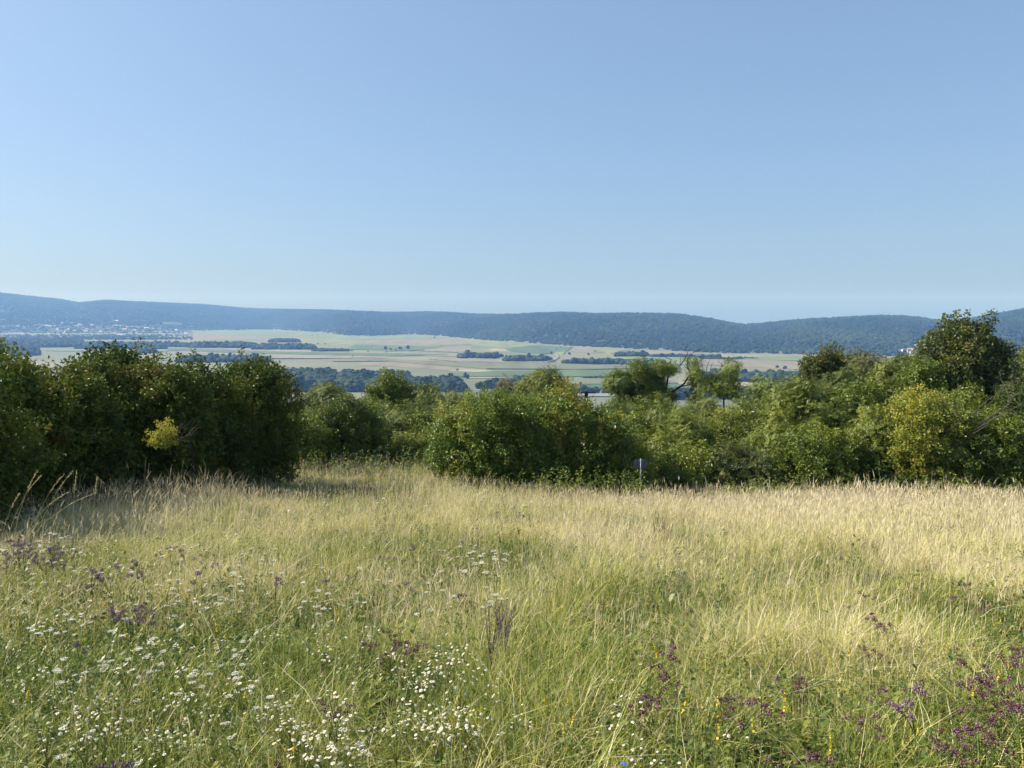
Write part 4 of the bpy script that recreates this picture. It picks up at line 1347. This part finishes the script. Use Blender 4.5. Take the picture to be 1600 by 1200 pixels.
    hh = np.repeat(rng.uniform(0.14, 0.34, len(x)), nl_)
    s = rng.uniform(0.1, 1, n)
    lx = np.repeat(rng.normal(0, 0.2, len(x)), nl_) * hh
    cx, cy2 = np.repeat(x, nl_) + lx * s, np.repeat(y, nl_)
    cz = np.repeat(ground_z(x, y), nl_) + hh * s
    a = rng.uniform(0, 6.28, n)
    ax = np.stack([np.cos(a), np.sin(a), rng.uniform(-0.2, 0.9, n)], 1)
    ax /= np.linalg.norm(ax, axis=1, keepdims=True)
    sd = np.stack([-np.sin(a), np.cos(a), rng.normal(0, 0.3, n)], 1)
    ll = np.repeat(rng.uniform(0.012, 0.046, len(x)) , nl_)[:, None] * rng.uniform(0.7, 1.2, (n, 1)) * (1 + 0.35 * zi)
    C0 = np.stack([cx, cy2, cz], 1) + ax * 0.008
    sp.add(np.stack([C0, C0 + ax * ll * 0.5 - sd * ll * 0.22, C0 + ax * ll, C0 + ax * ll * 0.5 + sd * ll * 0.22], 1), np.clip(np.repeat(rng.uniform(0, 0.9, len(x)), nl_) + rng.normal(0, 0.12, n), 0, 1), [(0, 1, 2, 3)], [], 3)
    if zi < 3:
        x, y = tufts(d0, d1, [70, 34, 10][zi])
        px, py = project(x, y, ground_z(x, y) + 0.15)
        k = (fbm(x * 0.9, y * 0.9, 91, 2) + 0.35 * (0.5 - dryness(px, py)) + rng.normal(0, 0.06, len(x))) > 0.50
        x, y = x[k], y[k]
        nl_ = 13
        n = len(x) * nl_
        a = rng.uniform(0, 6.28, n)
        el = rng.uniform(0.1, 1.3, n)
        ax = np.stack([np.cos(a) * np.cos(el), np.sin(a) * np.cos(el), np.sin(el)], 1)
        sd = np.stack([-np.sin(a), np.cos(a), rng.normal(0, 0.25, n)], 1)
        ll = rng.uniform(0.05, 0.13, n)[:, None]
        hh = np.repeat(rng.uniform(0.05, 0.22, len(x)), nl_) * rng.uniform(0.2, 1, n)
        C0 = np.stack([np.repeat(x, nl_) + rng.normal(0, 0.04, n), np.repeat(y, nl_) + rng.normal(0, 0.04, n), np.repeat(ground_z(x, y), nl_) + hh], 1)
        wv = rng.uniform(0.13, 0.24, n)[:, None]
        dn = np.array([0, 0, 1.0]) * ll * 0.25
        sp.add(np.stack([C0, C0 + ax * ll * 0.4 - sd * ll * wv, C0 + ax * ll - dn, C0 + ax * ll * 0.4 + sd * ll * wv, C0 + ax * ll * 0.45 - dn * 0.25], 1), np.clip(np.repeat(rng.uniform(0, 0.8, len(x)), nl_) + rng.normal(0, 0.15, n), 0, 1), [], [(0, 1, 4), (1, 2, 4), (2, 3, 4), (3, 0, 4)], 3)
    if zi == 3:                                                              # nettles, brambles and saplings along the foot of the hedge
        m = 2600
        px = rng.uniform(420, 1640, m)
        y = np.where(px < 700, rng.uniform(23.5, 27.5, m), rng.uniform(20.6, 24.0, m))
        x = (px - 800) / F * (y * CT + 5 * ST)
        k = fbm(x * 0.8, y * 0.8, 44, 2) + rng.normal(0, 0.05, m) > 0.50
        x, y = x[k], y[k]
        nl_ = 24
        n = len(x) * nl_
        hh = np.repeat(rng.uniform(0.25, 0.95, len(x)) * (0.6 + 0.8 * fbm(x * 0.6, y * 0.6, 45, 2)), nl_)
        s = rng.uniform(0.15, 1, n)
        C0 = np.stack([np.repeat(x, nl_) + np.repeat(rng.normal(0, 0.25, len(x)), nl_) * hh * s, np.repeat(y, nl_), np.repeat(ground_z(x, y), nl_) + hh * s], 1)
        a = rng.uniform(0, 6.28, n)
        ax = np.stack([np.cos(a), np.sin(a), rng.uniform(-0.4, 0.7, n)], 1)
        sd = np.stack([-np.sin(a), np.cos(a), rng.normal(0, 0.3, n)], 1)
        ll = rng.uniform(0.05, 0.10, n)[:, None]
        sp.add(np.stack([C0, C0 + ax * ll * 0.5 - sd * ll * 0.26, C0 + ax * ll, C0 + ax * ll * 0.5 + sd * ll * 0.26], 1), np.clip(np.repeat(rng.uniform(0, 1, len(x)), nl_) + rng.normal(0, 0.15, n), 0, 1), [(0, 1, 2, 3)], [], 3)
    o = link('grass', sp.mesh('grass', [M_grass, M_stalk, M_head, M_forb]), kind='stuff',
             label=['short green grass and herbs at the very front', 'mixed green and straw coloured grass in the front meadow', 'straw coloured seeding grass in the middle of the meadow', 'pale tall dry grass and weeds along the far meadow edge'][zi])
    o['category'] = 'grass'

# ------------------------------------------------------------------ flowering plants of the meadow, each a thing of its own
M_petal = leaf_mat('white_petal', [(0.0, (0.68, 0.66, 0.57)), (1.0, (0.85, 0.83, 0.76))], 0.25, 0.7, 0.1, 0.0)
M_disc = leaf_mat('yellow_disc', [(0.0, (0.55, 0.38, 0.03)), (1.0, (0.70, 0.52, 0.05))], 0.1, 0.8, 0.1, 0.0)
M_gold = leaf_mat('yellow_petal', [(0.0, (0.42, 0.34, 0.03)), (1.0, (0.70, 0.54, 0.06))], 0.3, 0.7, 0.1, 0.0)
M_purple = leaf_mat('purple_bract', [(0.0, (0.07, 0.03, 0.034)), (0.6, (0.18, 0.08, 0.09)), (1.0, (0.42, 0.26, 0.34))], 0.2, 0.7, 0.15, 0.0)
M_mauve = leaf_mat('mauve_petal', [(0.0, (0.16, 0.085, 0.11)), (1.0, (0.44, 0.31, 0.39))], 0.25, 0.7, 0.1, 0.0)
M_blue = leaf_mat('blue_petal', [(0.0, (0.13, 0.20, 0.70)), (1.0, (0.22, 0.30, 0.82))], 0.25, 0.7, 0.1, 0.0)
M_stem = leaf_mat('green_stem', [(0.0, (0.10, 0.14, 0.025)), (1.0, (0.24, 0.24, 0.06))], 0.2, 0.6, 0.2, 0.0)
M_brown = leaf_mat('dry_brown', [(0.0, (0.08, 0.055, 0.035)), (1.0, (0.24, 0.17, 0.11))], 0.2, 0.8, 0.1, 0.0)


def small_ball(mb, c, rad, mat, tone, r):
    v = [np.array(q) * rad * r.uniform(0.75, 1.25) + c for q in ((1, 0, 0), (-1, 0, 0), (0, 1, 0), (0, -1, 0), (0, 0, 1), (0, 0, -1))]
    mb.raw(v, [(0, 2, 4), (2, 1, 4), (1, 3, 4), (3, 0, 4), (2, 0, 5), (1, 2, 5), (3, 1, 5), (0, 3, 5)], mat, tone)


def disc_flower(mb, c, rad, r, nrm, petal=0, eye=1, n=11):
    a = unit(np.cross(nrm, [0.2, 1, 0.1]))
    b = np.cross(nrm, a)
    ring = []
    for k in range(n * 2):
        q = math.pi * k / n
        rr_ = rad * (1.0 if k % 2 == 0 else 0.72) * r.uniform(0.9, 1.05)
        ring.append(c + a * rr_ * math.cos(q) + b * rr_ * math.sin(q) - nrm * rad * 0.10)
    mb.raw([c + nrm * rad * 0.02] + ring, [(0, k + 1, (k + 1) % (2 * n) + 1) for k in range(2 * n)], petal, r.uniform(0.3, 1))
    if eye is not None:
        e = [c + nrm * rad * 0.12 + (a * math.cos(q) + b * math.sin(q)) * rad * 0.36 for q in np.linspace(0, 6.28, 7)[:-1]]
        mb.raw([c + nrm * rad * 0.3] + e, [(0, k + 1, (k + 1) % 6 + 1) for k in range(6)], eye, r.uniform(0, 1))


def plant_meshes(kind, seed):
    """(height of the blossoms, stem mesh, blossom mesh, leaf mesh)"""
    r = np.random.default_rng(seed)
    st, bl, lf = MB(), MB(), MB()
    top = np.array([r.normal(0, 0.03), r.normal(0, 0.03), 0.0])
    H = {'daisy': 0.40, 'umbel': 0.42, 'oregano': 0.36, 'spike': 0.47, 'chicory': 0.46, 'dock': 0.6, 'mauve': 0.38}[kind] * r.uniform(0.92, 1.08)
    top[2] = H * 0.72
    st.tube([(0, 0, -0.05), top * 0.5 + r.normal(0, 0.006, 3), top], [0.0022, 0.0018, 0.0014], 5, 0, r.uniform(0, 1))
    for q in range(9):
        a = q * 2.4
        lf.leaf(top * r.uniform(0.15, 0.95), [math.cos(a), math.sin(a), r.uniform(0.1, 0.8)], [0, 0, 1], r.uniform(0.025, 0.05), r.uniform(0.008, 0.016), 0, r.uniform(0, 1))
    if kind == 'daisy':
        for q in range(int(r.integers(7, 13))):
            e = np.array([r.normal(0, 0.042), r.normal(0, 0.042), H + r.normal(0, 0.022)])
            st.tube([top, (top + e) / 2 + [0, 0, 0.01], e], [0.0012, 0.001, 0.0008], 4, 0, 0.6)
            disc_flower(bl, e, r.uniform(0.0062, 0.0088), r, unit(np.array([r.normal(0, 0.35), r.normal(-0.25, 0.3), 1])))
        bm_ = [M_petal, M_disc]
    elif kind == 'umbel':
        for u in range(int(r.integers(1, 4))):
            c = np.array([r.normal(0, 0.05) * (u > 0), r.normal(0, 0.05) * (u > 0), H - 0.03 * u])
            st.tube([top, (top + c) / 2, c - [0, 0, 0.02]], [0.0014, 0.0012, 0.001], 4, 0, 0.5)
            R0 = r.uniform(0.010, 0.022)
            for q in range(26):
                an, rd = q * 2.4, R0 * math.sqrt((q + 0.5) / 26)
                p = c + np.array([math.cos(an) * rd, math.sin(an) * rd, -rd * rd * 6 + r.normal(0, 0.0015)])
                disc_flower(bl, p, R0 * 0.17, r, unit(np.array([r.normal(0, 0.2), r.normal(0, 0.2), 1])), 0, None, 4)
            for q in range(6):
                an = q * 1.05
                st.tube([c - [0, 0, 0.02], c + np.array([math.cos(an), math.sin(an), -0.2]) * R0 * 0.75], [0.0008, 0.0006], 3, 0, 0.6)
        bm_ = [M_petal]
    elif kind in ('oregano', 'mauve'):
        for u in range(int(r.integers(3, 6))):
            c = np.array([r.normal(0, 0.032), r.normal(0, 0.032), H - r.uniform(0, 0.05)])
            st.tube([top * 0.9, (top + c) / 2, c], [0.0014, 0.0012, 0.001], 4, 0, 0.1)
            for q in range(34):
                d_ = unit(r.normal(0, 1, 3)) * r.uniform(0.3, 1.0) * 0.017
                small_ball(bl, c + d_ * [1.1, 1.1, 0.8], r.uniform(0.0022, 0.004), 0, r.uniform(0, 0.75) if r.uniform() < 0.85 else 1.0, r)
        bm_ = [M_purple if kind == 'oregano' else M_mauve]
    elif kind == 'spike':
        L = r.uniform(0.07, 0.12)
        st.tube([top, [top[0] * 1.2, top[1] * 1.2, H + 0.03]], [0.0014, 0.0008], 4, 0, 0.7)
        bend_ = r.normal(0, 0.012, 2)
        for q in range(int(r.integers(12, 34))):
            an, s_ = q * 2.4, r.uniform(0, 1) ** 0.8
            p = np.array([top[0] * 1.2, top[1] * 1.2, H + 0.03 - L * (1 - s_)]) + np.array([math.cos(an), math.sin(an), 0.3]) * 0.007 * (1.15 - s_ * 0.8) + np.array([bend_[0], bend_[1], 0]) * s_ * s_
            disc_flower(bl, p, r.uniform(0.0035, 0.0065) * (1.1 - 0.5 * s_), r, unit([math.cos(an), math.sin(an), 0.5]), 0, None, 5)
        bm_ = [M_gold]
    elif kind == 'chicory':
        c = np.array([top[0], top[1], H])
        st.tube([top, c], [0.0014, 0.0012], 4, 0, 0.4)
        disc_flower(bl, c, 0.011, r, unit([0.1, -0.5, 1]), 0, None, 13)
        bm_ = [M_blue]
    else:                                                                     # tall reddish brown dock-like seed stand
        for u in range(7):
            c0 = top * r.uniform(0.5, 1.0)
            c = np.array([r.normal(0, 0.04), r.normal(0, 0.04), H * r.uniform(0.75, 1.0)])
            st.tube([c0, (c0 + c) / 2 + [0, 0, 0.01], c], [0.0018, 0.0014, 0.001], 4, 0, 0.2)
            for q in range(26):
                s_ = r.uniform(0.1, 1)
                small_ball(bl, c0 + (c - c0) * s_ + r.normal(0, 0.006, 3), r.uniform(0.002, 0.0038), 0, r.uniform(0, 1), r)
        bm_ = [M_mauve]
    return H, st.mesh('stem', [M_stem if kind != 'dock' else M_brown]), bl.mesh('blossoms', bm_), lf.mesh('leaves', [M_forb])


PM = {k: [plant_meshes(k, 900 + 10 * i_ + q) for q in range(5)] for i_, k in enumerate(('daisy', 'umbel', 'oregano', 'spike', 'chicory', 'dock', 'mauve'))}
NAMES = {'daisy': ('white_daisy', 'flower'), 'umbel': ('white_umbel', 'flower'), 'oregano': ('purple_oregano', 'flower'), 'spike': ('yellow_spike', 'flower'), 'chicory': ('blue_flower', 'flower'), 'dock': ('seed_stand', 'plant'), 'mauve': ('mauve_flower', 'flower')}


def plant(kind, px, py, label, group, size=1.0):
    q = int(rng.integers(0, 5)) if kind != 'chicory' else 0
    H, st, bl, lf = PM[kind][q]
    s_ = size * float(rng.uniform(0.8, 1.15))
    p = hit(px, py, H * s_, 1.2, 34.0)
    t = thing(NAMES[kind][0], p, label, NAMES[kind][1], group)
    tl = 0.16 if kind == 'spike' else 0.07
    t.rotation_euler = (float(rng.normal(0, tl)), float(rng.normal(0.04, tl)), float(rng.uniform(0, 6.28)))
    t.scale = (s_, s_, s_)
    link('stem', st, t)
    o_ = link('blossoms', bl, t)
    o_['kind'] = 'stuff'
    o_ = link('leaves', lf, t)
    o_['kind'] = 'stuff'
    return t


def patch(kind, n, x0, x1, y0, y1, label, group, size=1.0, clump=0.0):
    k = 0
    while k < n:
        x, y = rng.uniform(x0, x1), rng.uniform(y0, y1)
        if clump and float(fbm(x / 45.0, y / 30.0, 77, 2)) + rng.uniform(-0.2, 0.2) < clump:
            continue
        plant(kind, x, y, label, group, size)
        k += 1


DAISY_SPOTS = [(612, 1030), (636, 1046), (648, 1058), (662, 1052), (676, 1044), (690, 1050), (664, 1066), (700, 1024), (718, 1030), (690, 1064), (725, 1044), (668, 1082), (684, 1036), (640, 1085)]
for x, y in DAISY_SPOTS:
    plant('daisy', x, y, 'white daisy plant in the upper of two dense patches at the bottom centre', 'white daisies of the upper centre patch')
for x, y in [(624, 1124), (630, 1136), (642, 1116), (650, 1140), (660, 1132), (668, 1142), (652, 1122), (676, 1136), (700, 1142), (708, 1118), (716, 1138), (722, 1112), (734, 1116), (738, 1134), (690, 1146), (728, 1142)]:
    plant('daisy', x, y, 'white daisy plant in the lower of two dense patches at the bottom centre', 'white daisies of the lower centre patch')
for x, y in [(436, 1120), (444, 1130), (486, 1150), (490, 1162), (514, 1148), (520, 1152), (536, 1106), (528, 1098), (540, 1172), (516, 1186), (554, 1170), (420, 1112), (500, 1184)]:
    plant('daisy', x, y, 'white daisy plant in the loose group left of the two dense patches', 'white daisies of the loose left group')
for x, y in [(980, 1098), (986, 1112), (964, 1134), (990, 1160), (1000, 1196), (310, 1116), (302, 1090), (756, 1032), (770, 1082), (235, 1188), (1166, 1150), (818, 1128)]:
    plant('daisy', x, y, 'white daisy plant standing apart from the dense patches', 'white daisies standing apart')
patch('daisy', 34, 60, 600, 985, 1180, 'small white daisy plant scattered through the left foreground grass', 'white daisies scattered on the left', 0.95, 0.45)
patch('umbel', 66, 0, 440, 905, 1075, 'white flat topped umbel in the left foreground of the meadow', 'white umbels of the left foreground', 1.0, 0.42)
patch('umbel', 45, 10, 430, 830, 905, 'small white umbel in the band before the dark hedge', 'white umbels before the dark hedge', 1.15, 0.42)
patch('umbel', 36, 440, 800, 850, 960, 'small white umbel in the middle of the meadow', 'white umbels of the middle meadow', 1.1, 0.40)
patch('umbel', 10, 705, 785, 858, 880, 'white umbel in the bright cluster in the middle of the meadow', 'white umbels of the bright cluster', 1.35)
patch('umbel', 10, 20, 70, 790, 812, 'large white umbel under the arching stalks at the left edge', 'white umbels at the left edge', 1.3)
patch('umbel', 16, 40, 620, 1075, 1190, 'white umbel low in the front left grass', 'white umbels of the front left grass', 0.85)
patch('umbel', 14, 1290, 1600, 756, 770, 'whitish umbel along the far right meadow edge', 'white umbels of the far right edge', 1.6)
patch('umbel', 10, 430, 1000, 735, 800, 'single white umbel near the far meadow edge', 'white umbels near the far edge', 1.5)
for x, y in [(1036, 1014), (1046, 1022), (1022, 1046), (1040, 1058), (1026, 1068), (1024, 1106), (1018, 1102), (1156, 1088), (1168, 1086), (1180, 1090), (1188, 1098)]:
    plant('oregano', x, y, 'dark purple oregano plant right of the bottom centre', 'purple oregano right of centre', 1.05)
for x, y in [(1230, 1054), (1250, 1056), (1242, 1070), (1366, 1014), (1376, 1082), (1346, 1112), (1340, 1122), (1465, 1060), (1426, 1076), (1284, 1184), (1226, 1176), (1210, 1184), (1484, 1168), (1512, 1142), (1518, 1138), (1540, 1154), (1488, 1160)]:
    plant('oregano', x, y, 'dark purple oregano plant in the green foreground at the right', 'purple oregano of the right foreground', 1.0)
for x, y in [(1520, 1004), (1524, 1030), (1530, 1044), (1545, 1050), (1512, 1070), (1526, 1066), (1564, 1064), (1592, 1066), (1590, 1008), (1580, 1014), (1562, 1086), (1576, 1094), (1590, 1104), (1584, 1114), (1596, 1098), (1536, 1124), (1540, 1132), (1510, 1094), (1522, 1100), (1560, 1020)]:
    plant('oregano', x, y, 'dark purple oregano plant in the dense patch at the right edge', 'purple oregano of the right edge', 1.05)
for x, y in [(604, 978), (612, 990), (618, 1002), (640, 1000), (656, 1006), (646, 1012), (608, 1016), (576, 1000), (518, 1096), (526, 1108), (512, 1102), (432, 1194)]:
    plant('oregano', x, y, 'reddish purple oregano plant left of the bottom centre', 'purple oregano left of centre', 1.0)
for x, y in [(820, 914), (844, 916), (716, 928), (720, 934), (1342, 924), (1348, 930), (1330, 946), (1488, 928), (1510, 912), (1535, 952), (1364, 962), (1376, 968), (1060, 950), (1484, 820), (1500, 822), (1470, 818), (800, 792), (806, 800), (780, 800), (902, 808)]:
    plant('oregano', x, y, 'withered dark purple flower stand in the straw coloured middle meadow', 'withered purple stands of the middle meadow', 1.05)
for x, y in [(186, 944), (192, 950), (204, 956), (218, 948), (224, 950), (150, 992), (146, 1190), (1428, 1074), (1422, 1078)]:
    plant('mauve', x, y, 'pale mauve flower head in the foreground grass', 'mauve flowers of the foreground', 1.2)
patch('mauve', 22, 10, 120, 842, 880, 'dusky mauve flower plant among the white umbels at the left edge', 'mauve flowers at the left edge', 1.2)
patch('mauve', 16, 120, 700, 850, 905, 'dusky mauve flower plant in the band before the dark hedge', 'mauve flowers of the middle band', 1.25, 0.45)
for x, y in [(780, 925), (784, 930), (790, 935), (778, 940)]:
    plant('dock', x, y, 'tall reddish seed stand in the middle of the meadow', 'reddish seed stands', 1.0)
for x, y in [(345, 976), (350, 986), (282, 990), (110, 1010), (105, 990), (85, 1000), (222, 980), (240, 1010), (10, 1090), (18, 1084), (34, 940), (240, 910), (60, 920), (290, 1030), (270, 1015), (325, 1090), (328, 1110), (474, 1120), (500, 1118), (416, 1190), (165, 955), (130, 960)]:
    plant('spike', x, y, 'yellow flower spike in the left foreground', 'yellow spikes of the left foreground')
for x, y in [(545, 945), (512, 960), (472, 980), (760, 1110), (752, 1105), (770, 1120), (880, 1104), (892, 1108), (870, 1090), (1032, 994), (1180, 1140), (1095, 1140), (1136, 1194), (1112, 1094), (1024, 1064), (950, 945), (960, 960), (1112, 1092), (890, 1090), (1040, 1060)]:
    plant('spike', x, y, 'yellow flower spike in the centre of the foreground', 'yellow spikes of the centre foreground')
for x, y in [(1346, 960), (1310, 1010), (1330, 1040), (1440, 1012), (1434, 1124), (1326, 1150), (1454, 1056), (1575, 1036), (1590, 1040), (1545, 1020), (1212, 1090), (1218, 1124), (1550, 955), (1388, 950), (1555, 965), (1180, 930)]:
    plant('spike', x, y, 'yellow flower spike in the right foreground', 'yellow spikes of the right foreground')
plant('chicory', 1017, 1173, 'single bright blue flower at the bottom right of centre', None, 1.0)

# dark dry tussock in the middle right of the meadow
p = hit(1036, 850, 0.05, 2, 30)
t = thing('dry_tussock', p, 'dark brown dry tussock standing in the straw coloured grass', 'tussock')
r = np.random.default_rng(3)
mb = MB()
for k in range(70):
    a = r.uniform(0, 6.28)
    o_ = np.array([math.cos(a), math.sin(a), 0])
    b0 = o_ * r.uniform(0, 0.16)
    h = r.uniform(0.35, 0.62)
    mb.strip([b0, b0 + o_ * 0.03 + [0, 0, h * 0.5], b0 + o_ * 0.08 + [0, 0, h]], [0.011, 0.008], unit([-o_[1], o_[0], 0]), 0, r.uniform(0, 1))
link('stalks', mb.mesh('stalks', [M_brown]), t, kind='stuff')

# tall arching grass stalks at the left edge
for k, (pb, pt, bow) in enumerate([((10, 880), (58, 736), 0.10), ((30, 870), (100, 742), 0.16), ((5, 850), (108, 768), 0.18), ((40, 880), (112, 738), 0.05), ((0, 900), (64, 744), 0.22), ((110, 850), (120, 736), 0.02), ((140, 850), (152, 746), 0.03), ((-8, 860), (30, 772), 0.12), ((20, 900), (150, 770), 0.2)]):
    d = 8.4 + 0.12 * k
    gx = at(pb[0], pb[1], d)[0]
    b0 = np.array([gx, d, float(ground_z(gx, d))])
    tip = at(pt[0], pt[1], d) - b0
    mid = tip * [0.35, 0, 0.62] + np.array([0, 0.0, bow * 0.6])
    t = thing('grass_stalk', b0, 'tall arching pale grass stalk against the dark hedge at the left edge', 'grass stalk', 'tall arching stalks at the left edge')
    q = [np.zeros(3) - [0, 0, 0.05]] + [mid * 2 * s_ * (1 - s_) + tip * s_ * s_ for s_ in (0.25, 0.5, 0.75, 0.9, 1.0)]
    mb = MB()
    mb.tube(q, [0.0024, 0.0022, 0.0018, 0.0014, 0.0010, 0.0007], 5, 0, 0.6)
    link('stem', mb.mesh('stem', [M_stalk]), t)
    mb = MB()
    r = np.random.default_rng(k)
    for m in range(46):
        s_ = r.uniform(0.74, 1.0)
        c = mid * 2 * s_ * (1 - s_) + tip * s_ * s_
        mb.leaf(c, unit(unit(tip - mid) + r.normal(0, 0.35, 3)), unit(r.normal(0, 1, 3)), r.uniform(0.018, 0.035), 0.005, 0, r.uniform(0.2, 1))
    link('seed_head', mb.mesh('seed_head', [M_head]), t, kind='stuff')

print('SCENE BUILT', sum(len(m.polygons) for m in bpy.data.meshes), 'faces in meshes')
print('TRIS', sum(max(0, len(m.loops) - 2 * len(m.polygons)) for m in bpy.data.meshes))
